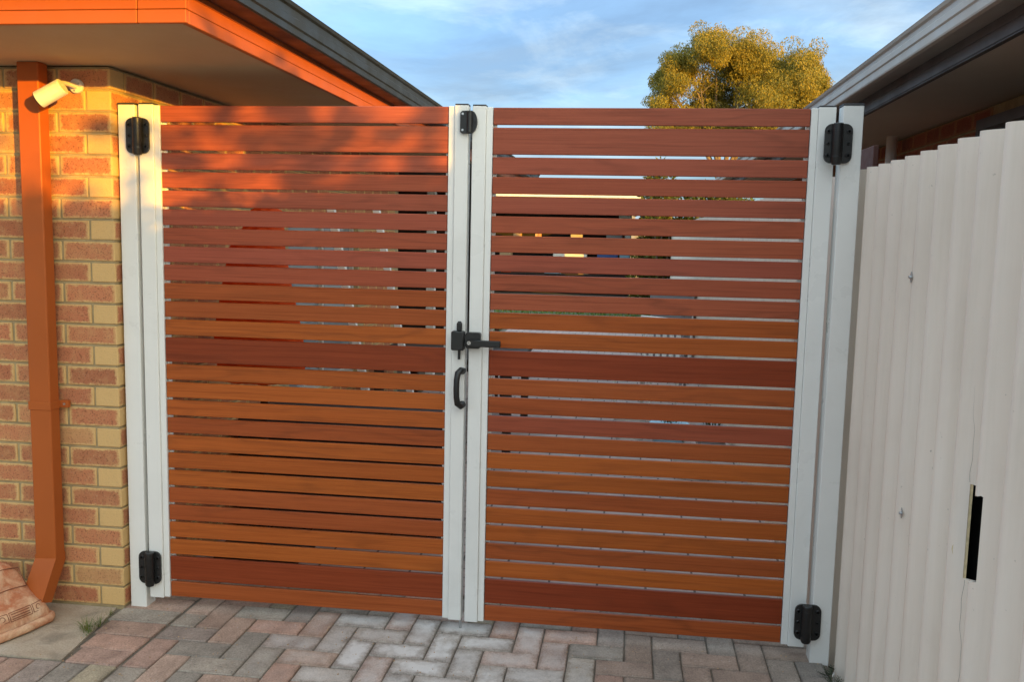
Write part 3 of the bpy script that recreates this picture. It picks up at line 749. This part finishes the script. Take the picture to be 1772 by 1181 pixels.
seg = [val - 6 * PIT * 1 - 7 * PIT * 3, val - 6 * PIT - 7 * PIT * 2, val - 6 * PIT - 7 * PIT, val - 6 * PIT, val + PIT, val + 8 * PIT, val + 15 * PIT, val + 29 * PIT, val + 60 * PIT, val + 98 * PIT, val + 136 * PIT]  # farthest sheets added to keep the low sun off the back shed
seg = [s for s in seg if s > -6.5]
for a, b in zip(seg, seg[1:]):
    hole = (YH0, YH1, hz_bot, hz_top) if a < YH0 and b > YH1 else None
    sheet(a + .0006, b - .0006, hole)
# cream broken fibre showing along the front edge of the slot
m = MB(); nseg = 26; rows = []
for k in range(nseg + 1):
    t = k / nseg; z = hz_bot(YH1) + (hz_top(YH1) - hz_bot(YH1)) * t
    wd = .0022 + .026 * math.exp(-((t - .27) / .11) ** 2) + .012 * max(0, 1 - abs(t - .90) / .30) + .0016 * math.sin(t * 47) + .001 * math.sin(t * 113)
    y1 = YH1 + wd * .8; y0 = YH1 - .0045
    rows.append([(fx(y0) - .0005, y0, z), (fx(YH1) - .0043, YH1 + .001, z), (fx(y1) - .0036, y1, z)])
m.quadgrid(rows); build(m, 'torn_edge', MT['torn'], fence, True, fix=False)
# hairline crack running from the slot up and down the sheet
def skin_pt(y, z, off):
    k = AMP * 2 * math.pi / PIT * math.sin(2 * math.pi * (y - CRE) / PIT); n = Vector((-1, k, 0)).normalized()
    return Vector((fx(y), y, z)) + n * off
m = MB()
for zA, zB_ in ((1.057, 1.30), (.06, .802)):
    rows = []
    for k in range(61):
        t = k / 60; z = zA + (zB_ - zA) * t
        y = (-1.2420 + .020 * (z - 1.06) + .0016 * math.sin(z * 31) + .0007 * math.sin(z * 83)) if zA > 1 else (-1.2420 - .022 * (.812 - z) + .0018 * math.sin(z * 29) + .0008 * math.sin(z * 77))
        h = .00028 * (1 - .85 * t if zA > 1 else .35 + .65 * t)
        rows.append([skin_pt(y - h, z, .0033), skin_pt(y + h, z, .0033)])
    m.quadgrid(rows)
build(m, 'crack', MT['crack'], fence, fix=False)
# bolts with diamond washers
def bolt(y, z):
    m = MB(); x = fx(y) - .0036
    m.prism([(y - .011, z), (y, z + .017), (y + .011, z), (y, z - .017)], x - .0022, x, 'x'); bo = build(m, 'washer', MT['zinc'], fence)
    m = MB(); m.tube([(x - .0022, y, z), (x - .008, y, z)], [.0055, .0045], 8); build(m, 'bolt_head', MT['zinc'], bo, True)
for y, z in ((-.735, 1.553), (-.740 - .02, .828), (-1.83, 1.553), (-1.83, .828)): bolt(y, z)
# black sheet added behind the slot, standing in for the shade inside it
m = MB(); m.box(2.862, 2.866, -2.2, -.2, 0, 1.80); build(m, 'slot_shade_sheet', MT['dark'], fence)

# ---------------------------------------------------------------- house on the right
rh = thing('neighbour_house', (3.58, 0, 0), 'dark red brick neighbouring house with stone grey gutter, behind the corrugated fence', 'house')
m = MB(); m.box(3.586, 10, -1.80, 8.0, -.05, 2.30); build(m, 'wall', MT['mortar'], rh)
rb = MB(); bm_ = MB(); bm_.box(-.1145, .1145, -.052, .052, -BH / 2, BH / 2, .0028); rbrick_me = bm_.mesh('brick', MT['rbrick'])
for k in range(26):
    z = .008 + k * BP + BP / 2; y = -1.69 + (.12 if k % 2 else 0)
    while y < 7.9:
        if not (.0 < y < 1.06 and 1.2 < z < 2.26):
            if k >= 20 and y < 7.5:
                o = link('brick', rbrick_me, rh, (3.58 + .052 - 3.58 + rnd.uniform(-.0015, .0015), y, z)); o.rotation_euler = (0, 0, R(90) + rnd.gauss(0, .003))
            else: rb.box(3.58, 3.58 + .1, y - .1145, y + .1145, z - BH / 2, z + BH / 2)
        y += .2395
tag(build(rb, 'brick', MT['rbrick'], rh), kind='stuff')
m = MB(); m.box(3.540, 3.584, .0, 1.02, 1.22, 2.24); wr = build(m, 'window', MT['dark_fascia'], rh)
m = MB(); m.box(3.534, 3.5395, .05, .97, 1.27, 2.19); build(m, 'pane', MT['lens'], wr)
m = MB()
for a, b in ((-1.84, 2.0), (2.004, 5.6), (5.604, 8.3)): m.box(3.108, 3.60, a, b, 2.306, 2.314)
m.box(3.60, 10.5, -1.84, -1.79, 2.306, 2.314); build(m, 'soffit', MT['soffit_r'], rh)
m = MB(); m.box(3.086, 3.108, -1.84, 8.3, 2.298, 2.303, .001); m.box(3.085, 3.106, -1.84, 8.3, 2.305, 2.345, .002); m.box(3.0865, 3.106, -1.84, 8.3, 2.347, 2.43, .002); build(m, 'fascia_board', MT['dark_fascia'], rh)
m = MB(); m.box(3.086, 10.5, -1.862, -1.842, 2.298, 2.43, .002); build(m, 'fascia_board', MT['dark_fascia'], rh)
def gutter_r(o):
    return [(o, 2.378), (o - .095, 2.362), (o - .108, 2.366), (o - .110, 2.372), (o - .110, 2.400), (o - .1155, 2.406), (o - .1155, 2.428), (o - .110, 2.434), (o - .110, 2.452), (o - .120, 2.458), (o - .125, 2.470), (o - .117, 2.474), (o - .104, 2.464), (o - .104, 2.375), (o - .004, 2.386), (o - .004, 2.455), (o, 2.455)]
m = MB(); m.prism(gutter_r(3.0845), -1.92, 8.3, 'y'); build(m, 'gutter', MT['grey_gutter'], rh)
m = MB(); m.v += [(2.985, -1.90, 2.468), (2.985, 8.3, 2.468), (6.8, 5.0, 3.55), (6.8, 1.2, 3.55), (10.6, -1.90, 2.468), (10.6, 8.3, 2.468)]
m.f += [(0, 1, 2, 3), (0, 3, 4), (3, 2, 5, 4), (1, 5, 2)]; build(m, 'roof', MT['roof'], rh)
m = MB(); m.tube([(3.50, 2.30, 0), (3.50, 2.30, 2.306)], .032, 14); build(m, 'downpipe', MT['paint_white'], rh, True)
m = MB(); m.box(2.885, 2.905, .215, .520, .0, 2.04, .002)
tag(build(m, 'timber_post', MT['red_brown']), 'dark red brown timber board standing behind the right gate post', 'post')

# ---------------------------------------------------------------- terracotta car ornament on the slab
car = thing('terracotta_car', (-.645, -.330, 0), 'lime bloomed terracotta garden ornament shaped like a small car, at bottom left', 'garden ornament')
fwd = Vector((.955, -.296, 0)).normalized(); lat = Vector((-.296 * -1, .955, 0)).normalized()
def cp(u, v, w): return Vector((-.645, -.330, 0)) + fwd * u + lat * (v + .03) + Vector((0, 0, w))
# u, half width at base, half width at top, base height, top height
CS = [(.190, .122, .108, .018, .058), (.183, .136, .116, .018, .084), (.170, .139, .116, .018, .101), (.140, .140, .112, .018, .117), (.112, .140, .112, .018, .139), (.096, .140, .110, .018, .156),
      (.088, .140, .108, .018, .172), (.074, .138, .104, .018, .208), (.060, .137, .100, .018, .236), (.030, .137, .096, .018, .252), (-.06, .137, .094, .018, .258), (-.15, .137, .094, .018, .250), (-.21, .136, .094, .018, .18), (-.24, .130, .100, .018, .13), (-.26, .110, .09, .02, .05)]
rows = []
for u, hb, ht, z0, z1 in CS:
    r = []
    for k in range(25):
        t = -1 + 2 * k / 24; a = abs(t) ** 1.0
        s = math.copysign(1, t)
        ang = (1 - abs(t)) * math.pi / 2
        wv = z0 + (z1 - z0) * min(1, (math.sin(ang)) ** .62)
        half = hb + (ht - hb) * min(1, (wv - z0) / max(.001, .235 - z0))
        vv = s * half * min(1, (math.cos(ang)) ** .42) if abs(t) > 0 else 0
        r.append(cp(u, vv, wv))
    rows.append(r)
m = MB(); b0 = m.quadgrid(rows); m.f.append(tuple(b0 + k for k in range(25))); e = b0 + 25 * (len(rows) - 1); m.f.append(tuple(e + k for k in range(25)))
build(m, 'body', MT['terracotta'], car, 'all')
# bumper lip round the base
m = MB(); pts = []
outl = [(-.26, -.142), (-.10, -.148), (.12, -.150), (.182, -.142), (.201, -.118), (.209, 0), (.201, .118), (.182, .142), (.12, .150), (-.10, .148), (-.26, .142)]
dense = []
for (a, b) in zip(outl, outl[1:]):
    for q in range(5): dense.append((a[0] + (b[0] - a[0]) * q / 5, a[1] + (b[1] - a[1]) * q / 5))
dense.append(outl[-1])
m.tube([cp(u, v, .021 + .003 * math.sin(u * 30)) for u, v in dense], .0185, 10, True, (1.0, .8)); build(m, 'bumper', MT['terracotta'], car, 'all')
def front_u(v, w):     # approximate front skin of the car
    for (ua, _, _, _, za), (ub, _, _, _, zb) in zip(CS, CS[1:]):
        if za <= w <= zb: return ua + (ub - ua) * (w - za) / (zb - za)
    return CS[0][0]
def groove(pts, name='groove', rad=.0016, mm='terracotta_dark'):
    m = MB(); m.tube([cp(*p) for p in pts], rad, 6); build(m, name, MT[mm], car, 'all')
def fp(v, w, off=.0015): return (front_u(v, w) - .045 * (abs(v) / .12) ** 4 * .4 + off, v, w)
def ring(v0, w0, r): return [fp(v0 + r * math.cos(R(a)), w0 + r * math.sin(R(a)) * .9, .002) for a in range(0, 361, 30)]
for v0 in (-.080, .080):
    groove(ring(v0, .082, .0100), 'headlight')
for (a, b, c_, d) in ((-.106, -.056, .066, .097), (.056, .106, .066, .097), (-.048, .048, .064, .097)):
    groove([fp(a, c_), fp((a + b) / 2, c_), fp(b, c_), fp(b, (c_ + d) / 2), fp(b, d), fp((a + b) / 2, d), fp(a, d), fp(a, (c_ + d) / 2), fp(a, c_)])
for w in (.072, .081, .090): groove([fp(-.040, w), fp(-.015, w), fp(.015, w), fp(.040, w)], 'grille_bar', .0020)
def skin(v, w, off=.0016):
    u = front_u(v, w); return (u + off, v, w)
groove([skin(v, .160 - .9 * v * v) for v in [x / 100 for x in range(-9, 10, 2)]], 'windscreen_line', .0022)
groove([skin(v, .2375 - 1.6 * v * v) for v in [x / 100 for x in range(-8, 9, 2)]], 'roof_line', .0020)
for sg in (-1, 1): groove([skin(sg * .092, .152), skin(sg * .087, .185), skin(sg * .082, .226)], 'pillar_line', .0018)
for q in (0, 1): groove([(.121 - .012 * q, v, .1300 + .0068 * q) for v in (-.025, 0, .025)], 'vent_line', .0014)

# ---------------------------------------------------------------- small plants at the paving edge
def blades(m, c, n, h, spread, lean, wd):
    for _ in range(n):
        a = rnd.uniform(0, 2 * math.pi); r = spread * rnd.random() ** .6
        p = Vector((c[0] + r * math.cos(a), c[1] + r * math.sin(a), c[2])); hh = h * rnd.uniform(.5, 1.15)
        d = Vector((math.cos(a), math.sin(a), 0)) * lean * hh * rnd.uniform(.4, 1.5) + Vector((rnd.gauss(0, .2), rnd.gauss(0, .2), 0)) * hh
        s = Vector((-math.sin(a), math.cos(a), 0)) * wd * rnd.uniform(.6, 1.3); rows = []
        for k in range(4):
            t = k / 3; q = p + d * t * t + Vector((0, 0, hh * (t - .32 * t * t))); w = s * (1 - t * .92)
            rows.append([q - w, q + w])
        m.quadgrid(rows)
m = MB()
blades(m, (-.218, -.285, 0), 85, .062, .032, .75, .0012); blades(m, (-.195, -.235, 0), 30, .05, .022, .7, .0012)
blades(m, (-.205, -.13, 0), 22, .026, .02, .6, .001); blades(m, (-.19, -.33, 0), 18, .035, .015, .8, .001)
tag(build(m, 'grass_tuft', MT['grass'], fix=False, origin=(-.218, -.285, 0)), 'small green grass tuft growing in the joint between slab and pavers', 'grass tuft')
m = MB()
def leafy(m, c, n, h):
    for _ in range(n):
        a = rnd.uniform(0, 2 * math.pi); ln = h * rnd.uniform(.5, 1.1); d = Vector((math.cos(a) * .8, math.sin(a) * .8, rnd.uniform(.3, 1.2))).normalized()
        s = d.cross(Vector((0, 0, 1))).normalized(); up = s.cross(d)
        for k in range(5):
            p = Vector(c) + d * ln * (k + 1) / 5
            for sg in (-1, 1):
                e = (s * sg + d * .6 + up * rnd.uniform(-.2, .4)).normalized() * ln * .24; w = d * ln * .045
                b = len(m.v); m.v += [tuple(p), tuple(p + e * .5 + w), tuple(p + e), tuple(p + e * .5 - w)]; m.f.append((b, b + 1, b + 2, b + 3))
        m.tube([c, Vector(c) + d * ln], [.0012, .0006], 4, False)
m.tube([(2.752, -.160, -.002), (2.756, -.20, .001), (2.757, -.250, .0), (2.75, -.32, -.002)], .0015, 5); leafy(m, (2.752, -.160, -.004), 8, .045); leafy(m, (2.757, -.250, -.004), 10, .06); leafy(m, (2.75, -.32, -.004), 7, .04)
wd_ = tag(build(m, 'weed', MT['weed'], fix=False, origin=(2.755, -.23, 0)), 'grey green weed sprouting at the foot of the corrugated fence', 'weed')
m = MB(); fl = Vector((2.748, -.262, .052))
for k in range(10):
    a = 2 * math.pi * k / 10; d = Vector((math.cos(a) * .3, math.sin(a), math.cos(a))).normalized(); s = Vector((-.6, 0, 0)).cross(d).normalized() * .0026
    b = len(m.v); m.v += [tuple(fl), tuple(fl + d * .007 + s), tuple(fl + d * .0115), tuple(fl + d * .007 - s)]; m.f.append((b, b + 1, b + 2, b + 3))
m.tube([fl, (2.752, -.255, 0)], .0009, 4)
build(m, 'flower', MT['paint_white'], wd_, fix=False)
# crumbs of sand, grit and moss lying in the joints
m = MB()
for _ in range(520):
    x, y = rnd.uniform(-.7, 2.75), rnd.uniform(-1.1, .0); s = rnd.uniform(.0008, .0024)
    if x < -.17 and y > -.55 and rnd.random() < .8: continue
    m.box(x - s, x + s * rnd.uniform(.6, 1.4), y - s, y + s, -.001, s * 1.1)
tag(build(m, 'grit', MT['tan']), kind='stuff')

# ---------------------------------------------------------------- yard behind the gate
rc = thing('red_cover', (.13, .70, -.002), 'orange red cloth cover draped over a stand behind the left gate leaf', 'cover')
prof = [(.90, -.100, .33), (1.00, -.095, .345), (1.142, -.107, .335), (1.35, -.065, .295), (1.564, -.024, .251), (1.66, .04, .243), (1.75, .085, .234), (1.775, .14, .18)]
rows = []
for k, (z, xa, xb) in enumerate(prof):
    hx = (xb - xa) / 2; hy = .05 + .32 * hx
    rows.append([((xa + xb) / 2 + hx * math.cos(a) * (1 + .05 * math.sin(7 * a + k)), .70 + hy * math.sin(a) * (1 + .10 * math.sin(9 * a + .4 * k)), z) for a in [2 * math.pi * q / 48 for q in range(48)]])
m = MB(); m.quadgrid(rows, True); build(m, 'cloth', MT['red_cloth'], rc, 'all', fix=True)
m = MB(); m.tube([(.14, .70, .05), (.14, .70, 1.77)], .02, 8); build(m, 'pole', MT['dark'], rc)
m = MB(); m.box(-.08, .36, .56, .84, -.002, .06, .01); build(m, 'foot', MT['dark'], rc)
for xa, wd2, lab in ((.18, .045, 'pale leaning timber prop behind the left gate leaf, nearer the red cover'), (.463, .038, 'pale leaning timber prop behind the left gate leaf, nearer the lock')):
    m = MB(); rows = []
    for z in (-.002, 1.80):
        x = xa + (1.54 - z) * .197; y = 1.68
        rows.append([(x, y, z), (x + wd2, y, z), (x + wd2, y + .035, z), (x, y + .035, z)])
    b = m.quadgrid(rows, True); m.f += [(0, 1, 2, 3), (4, 5, 6, 7)]
    tag(build(m, 'timber_prop', MT['paint_white'], origin=(xa, 1.68, 0)), lab, 'timber prop')
bb = thing('covered_bench', (.42, 1.25, -.002), 'low black covered bench behind the lower left of the gate', 'bench')
m = MB(); m.box(-.14, 1.0, .98, 1.56, .10, .66, .03); build(m, 'cover', MT['dark'], bb)
for x in (-.08, .92):
    m = MB(); m.box(x, x + .05, 1.0, 1.5, -.002, .10); build(m, 'leg', MT['dark'], bb)
tb = thing('garden_table', (.65, 3.4, 0), 'dark garden table behind the left gate leaf', 'table')
m = MB(); m.box(.0, 1.15, 2.9, 4.2, .70, .74, .005); build(m, 'table_top', MT['dark_brown'], tb)
for x in (.06, 1.04):
    for y in (2.96, 4.10):
        m = MB(); m.box(x, x + .06, y, y + .06, -.002, .70); build(m, 'leg', MT['dark_brown'], tb)
def chair(x, y, rot, label, mt, name='garden_chair'):
    t = thing(name, (x, y, -.002), label, 'chair', 'garden chairs in the yard')
    c_, s_ = math.cos(rot), math.sin(rot)
    def bx(nm, a):
        m = MB(); m.box(*a, .004); m.v = [(x + c_ * p[0] - s_ * p[1], y + s_ * p[0] + c_ * p[1], p[2] - .002) for p in m.v]; build(m, nm, mt, t)
    bx('seat', (-.24, .24, -.23, .23, .41, .44))
    for q in range(6): bx('back_slat', (-.22 + q * .08, -.18 + q * .08, .20, .225, .44, .86))
    bx('top_rail', (-.25, .25, .195, .23, .86, .92))
    for u in (-.22, .19):
        for v in (-.21, .19): bx('leg', (u, u + .03, v, v + .03, 0, .41))
chair(.55, 4.75, R(15), 'dark slatted garden chair behind the dark table', MT['dark_brown'])
chair(2.12, 4.9, R(-40), 'white slatted garden chair on the pink paving behind the right gate leaf', MT['paint_white'])
chair(2.35, 6.4, R(-100), 'grey slatted garden chair beside the far end of the fence', MT['grey'])
bn = thing('wheelie_bin', (2.50, 8.3, 0), 'dark grey wheelie bin standing by the fence at the back of the yard', 'bin')
m = MB(); m.quadgrid([[(2.26, 8.1, .05), (2.70, 8.1, .05), (2.70, 8.55, .05), (2.26, 8.55, .05)], [(2.21, 8.02, 1.0), (2.75, 8.02, 1.0), (2.75, 8.65, 1.0), (2.21, 8.65, 1.0)]], True); m.f.append((0, 1, 2, 3)); build(m, 'body', MT['grey'], bn)
m = MB(); m.box(2.19, 2.77, 8.0, 8.7, 1.003, 1.06, .02); build(m, 'lid', MT['dark'], bn)
for x in (2.28, 2.64):
    m = MB(); m.tube([(x, 8.6, .09), (x + .05, 8.6, .09)], .09, 14); build(m, 'wheel', MT['dark'], bn)
tubs = (('plant_pot', 1.98, 3.75, .13, .22, 'paint_white', 'white plant pot behind the right gate leaf, farthest left of the row'), ('plant_pot', 2.30, 3.75, .15, .17, 'lightblue', 'pale blue plant pot on the pink paving in the middle of the row'),
        ('plant_pot', 2.62, 3.55, .12, .20, 'grey', 'grey plant pot on the pink paving close to the fence'), ('plant_pot', 2.42, 2.75, .14, .16, 'paint_white', 'low white plant pot on the pink paving nearest the gate'))
for nm, x, y, r, h, mt, lab in tubs:
    t = thing(nm, (x, y, -.002), lab, 'plant pot', 'plant pots along the fence')
    m = MB(); m.tube([(x, y, -.002), (x, y, h - .03), (x, y, h)], [r * .8, r, r * 1.08], 16); build(m, 'pot', MT[mt], t, True)
    m = MB(); blades(m, (x, y, h), 26, .11, r * .7, .6, .005); build(m, 'foliage', MT['dark_leaf'], t, fix=False)

# shed at the far end
sh = thing('back_shed', (0, 22, 0), 'open fronted dark shed with cream fascia panels at the far end of the yard', 'shed')
m = MB(); m.box(-2.6, 1.99, 24.4, 24.5, -.05, 2.75); m.box(-2.7, -2.6, 22.0, 24.5, -.05, 2.75); m.box(1.90, 1.99, 22.05, 24.5, -.05, 2.75); build(m, 'wall', MT['dark'], sh)
m = MB(); m.box(-2.8, 2.15, 21.8, 24.7, 2.76, 2.82); build(m, 'roof', MT['paint_white'], sh)
m = MB(); m.box(1.05, 2.0, 21.9, 21.94, 2.50, 2.755); build(m, 'fascia', MT['paint_white'], sh)
for k in range(13):
    m = MB(); m.box(-1.42 + k * .188, -1.42 + k * .188 + .15, 21.9, 21.95, 2.50, 2.755, .01); build(m, 'fascia_panel', MT['cream'], sh)
m = MB(); m.box(-1.5, 1.05, 21.96, 21.98, 2.49, 2.757); build(m, 'fascia_backing', MT['grey'], sh)
m = MB(); m.box(1.92, 2.02, 21.95, 22.04, -.05, 2.755); build(m, 'post', MT['grey'], sh)
for z in (.55, 1.05, 1.55, 2.0):
    m = MB(); m.box(-2.5, 1.85, 23.3, 24.2, z, z + .03); build(m, 'shelf', MT['dark_brown'], sh)
items = [(-1.55, 1.58, .22, .20, 'tan', 'tan carton'), (-.9, 1.58, .16, .18, 'terracotta', 'terracotta coloured tub'), (.15, 1.58, .35, .22, 'cream', 'cream carton'),
         (1.2, 1.58, .55, .24, 'grey', 'grey crate'), (1.65, 1.58, .30, .40, 'paint_white', 'tall white box at the right end'), (-1.95, 1.08, .35, .2, 'tan', 'tan carton on the second shelf'),
         (-.35, 1.08, 1.0, .24, 'paint_white', 'long white box'), (.95, 1.08, .6, .2, 'blue', 'blue crate'), (1.6, 1.08, .3, .3, 'lightblue', 'pale blue box'),
         (-1.9, .58, .3, .25, 'red_cloth', 'red tub'), (-.6, .58, .5, .2, 'lightblue', 'pale blue crate on the low shelf'), (.4, .58, .3, .28, 'tan', 'tan carton on the low shelf'), (1.55, 2.03, .4, .3, 'paint_white', 'white box on the top shelf')]
for x, z, w, h, mt, lab in items:
    o = MB(); o.box(x, x + w, 23.32, 23.7, z + .001, z + h, .01); ob = build(o, 'storage_box', MT[mt], origin=(x, 23.5, z)); tag(ob, lab + ' on a shelf in the dark back shed' if 'shelf' not in lab else lab + ' of the dark back shed', 'box', 'boxes on the shed shelves')

# ---------------------------------------------------------------- trees and shrubs
def leaf_cloud(m, c, rad, n, ln, wd, droop=.7, shell=.35, off=None):
    c = Vector(c)
    for _ in range(n):
        while True:
            p = Vector((rnd.uniform(-1, 1), rnd.uniform(-1, 1), rnd.uniform(-1, 1)))
            if 0.05 < p.length < 1 and rnd.random() < shell + (1 - shell) * p.length ** 2: break
        q = c + Vector((p.x * rad[0], p.y * rad[1], p.z * rad[2]))
        d = Vector((rnd.gauss(0, .6), rnd.gauss(0, .6), rnd.gauss(-droop, .5))).normalized() * ln * rnd.uniform(.5, 1.3)
        s = d.cross(Vector((rnd.gauss(0, 1), rnd.gauss(0, 1), rnd.gauss(0, 1)))).normalized() * wd * rnd.uniform(.6, 1.3)
        b = len(m.v); m.v += [tuple(q), tuple(q + d * .45 + s), tuple(q + d), tuple(q + d * .45 - s)]; m.f.append((b, b + 1, b + 2, b + 3))
PX = .01754
def tx(u, v, dy=0):     # where a point of the crown stands, from its offset to the crown's centre
    return Vector((4.934 + (u - 1285) * PX + .0002 * (v - 120), 24 + dy, 6.586 - (v - 120) * PX))
tree = thing('garden_tree', (4.95, 24, 0), 'tall golden lit tree with weeping foliage beyond the yard, above the right gate leaf', 'tree')
blobs = [(1168, 148, 34, 36, 700), (1152, 128, 22, 24, 300), (1174, 122, 28, 28, 520), (1160, 185, 34, 22, 520), (1195, 108, 34, 34, 780), (1232, 94, 36, 34, 1000), (1265, 114, 36, 40, 700), (1288, 94, 42, 33, 1300), (1325, 112, 50, 38, 1400), (1372, 118, 44, 40, 1400),
         (1392, 132, 32, 40, 1300), (1398, 172, 28, 36, 1100), (1365, 160, 44, 38, 1200), (1318, 160, 42, 36, 800), (1275, 155, 34, 34, 520), (1235, 135, 36, 36, 480), (1222, 178, 38, 34, 640), (1265, 200, 44, 34, 800), (1325, 205, 50, 34, 1000), (1380, 212, 44, 34, 1200), (1200, 210, 46, 30, 600), (1160, 220, 34, 30, 400), (1250, 214, 40, 24, 700), (1300, 222, 46, 24, 900), (1398, 218, 34, 26, 900), (1190, 226, 40, 20, 500)]
cm = MB()
for u, v, ru, rv, n in blobs:
    dy = rnd.uniform(-.9, .9) * (1 if 1200 < u < 1380 else .4); cc = tx(u, v, dy)
    # each lobe is made of smaller hanging sprays
    for _ in range(max(9, n // 34)):
        a = Vector((rnd.gauss(0, .36), rnd.gauss(0, .5), rnd.gauss(0, .38)))
        leaf_cloud(cm, cc + Vector((a.x * ru * PX, a.y * ru * PX * 1.2, a.z * rv * PX)), (ru * PX * .50, ru * PX * .50, rv * PX * .46), 400, .080, .0125, .9, .2)
build(cm, 'crown', MT['leaf'], tree, fix=False)
tm = MB()
def limb(pts, r0, r1): tm.tube(pts, [r0 + (r1 - r0) * k / (len(pts) - 1) for k in range(len(pts))], 7)
fork = tx(1258, 300); limb([(4.95, 24, -.05), (4.9, 24, 1.6), fork], .22, .15)
for (u, v, dy, r) in [(1150, 125, .1, .05), (1185, 95, -.3, .05), (1215, 85, .3, .05), (1240, 70, 0, .05), (1290, 62, .2, .055), (1330, 95, -.4, .05), (1380, 105, .2, .05), (1410, 150, -.2, .045), (1175, 150, .3, .04), (1340, 140, .5, .045), (1300, 120, -.5, .045), (1210, 130, -.5, .04)]:
    e = fork.lerp(tx(u, v, dy), .86); mid = fork.lerp(e, .45) + Vector((rnd.uniform(-.12, .12), rnd.uniform(-.2, .2), .18)); m2 = fork.lerp(e, .75) + Vector((rnd.uniform(-.1, .1), 0, .10))
    limb([fork + Vector((0, 0, -.2)), mid, m2, e], r * 1.3, r * .25)
    for _ in range(4):
        b = m2.lerp(e, rnd.random()); f2 = b + Vector((rnd.uniform(-.35, .35), rnd.uniform(-.4, .4), rnd.uniform(.05, .3))); limb([b, f2], r * .35, .006)
build(tm, 'trunk', MT['bark'], tree, True)

def shrub(name, x, y, rx, ry, h, label, mt, n, ln, wd, z0=.25, cat='shrub', lobes=12):
    t = thing(name, (x, y, 0), label, cat)
    m = MB()
    for _ in range(lobes):
        c = (x + rnd.uniform(-.7, .7) * rx, y + rnd.uniform(-.7, .7) * ry, z0 + (h - z0) * rnd.uniform(.15, .78))
        leaf_cloud(m, c, (rx * .42, ry * .42, (h - z0) * .27), n // lobes, ln, wd, .1, .2)
    build(m, 'foliage', MT[mt], t, fix=False)
    m = MB()
    for _ in range(6):
        e = (x + rnd.uniform(-.5, .5) * rx, y + rnd.uniform(-.5, .5) * ry, h * rnd.uniform(.5, .85)); m.tube([(x, y, -.05), ((x + e[0]) / 2 + .05, (y + e[1]) / 2, e[2] * .5), e], [.035, .025, .008], 6)
    build(m, 'stem', MT['bark'], t)
    return t
shrub('yard_shrub', 2.55, 16.6, .85, .7, 3.25, 'bright yellow green shrub behind the right gate leaf, left of the hedge plants', 'hedge_leaf', 11000, .12, .028)
shrub('yard_shrub', 3.9, 16.8, 1.0, .8, 3.35, 'bright yellow green shrub behind the right gate leaf, nearest the right house', 'hedge_leaf', 11000, .12, .028)
# garden beyond the fence towards the street, whose foliage breaks up the low sun
hg = thing('shade_hedge', (3.25, -3.4, 0), 'unseen clipped hedge added behind the corrugated fence to shade the gate', 'hedge')  # unseen hedge, its top shaped for the shadow edge on the gate
m = MB()
for k in range(60):
    yy = -1.78 - k * .055; top = 2.055 + .035 * math.sin(yy * 4.3) + .022 * math.sin(yy * 11 + 1) + (.05 if yy < -2.95 else 0) + (.05 if yy > -2.05 else 0)
    for _ in range(90):
        q = Vector((3.25 + rnd.uniform(-.28, .28), yy + rnd.uniform(-.06, .06), top - abs(rnd.gauss(0, .13))))
        d = Vector((rnd.gauss(0, .6), rnd.gauss(0, .6), rnd.gauss(0, .5))).normalized() * rnd.uniform(.03, .07); w = d.cross(Vector((rnd.gauss(0, 1), rnd.gauss(0, 1), rnd.gauss(0, 1)))).normalized() * .016
        b = len(m.v); m.v += [tuple(q), tuple(q + d * .5 + w), tuple(q + d), tuple(q + d * .5 - w)]; m.f.append((b, b + 1, b + 2, b + 3))
build(m, 'foliage', MT['dark_leaf'], hg, fix=False)
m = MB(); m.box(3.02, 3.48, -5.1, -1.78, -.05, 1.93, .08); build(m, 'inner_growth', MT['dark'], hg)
shrub('street_tree', 5.6, -5.3, .9, .9, 2.95, 'light leafed small tree in the neighbouring front garden towards the street', 'dark_leaf', 480, .16, .045, 1.5, 'tree', 14)
sg = thing('shade_panel', (3.22, -1.65, 0), 'unseen charcoal panel added between fence and neighbouring house to shade the right gate leaf', 'gate')  # unseen panel added to keep the sun off the right gate leaf
m = MB(); m.box(2.87, 3.64, -1.665, -1.645, .02, 2.30, .003); build(m, 'panel', MT['dark_fascia'], sg)

# fence panels closing the far end of the yard
bf = thing('back_fence', (4.0, 25.5, 0), 'grey fence closing the back of the yard behind the shed', 'fence')
m = MB(); m.box(-12, 12, 25.5, 25.56, -.05, 1.8); build(m, 'panel', MT['grey'], bf)
# lawn blades
m = MB()
for _ in range(2600):
    x, y = rnd.uniform(-2.6, 3.4), rnd.uniform(15.5, 21); b = len(m.v); h = rnd.uniform(.04, .10); a = rnd.uniform(0, 3.14); d = Vector((math.cos(a), math.sin(a), 0)) * .02
    p = Vector((x, y, 0)); m.v += [tuple(p - d), tuple(p + d), tuple(p + Vector((rnd.gauss(0, .03), rnd.gauss(0, .03), h)))]; m.f.append((b, b + 1, b + 2))
tag(build(m, 'grass', MT['grass'], fix=False), kind='stuff')
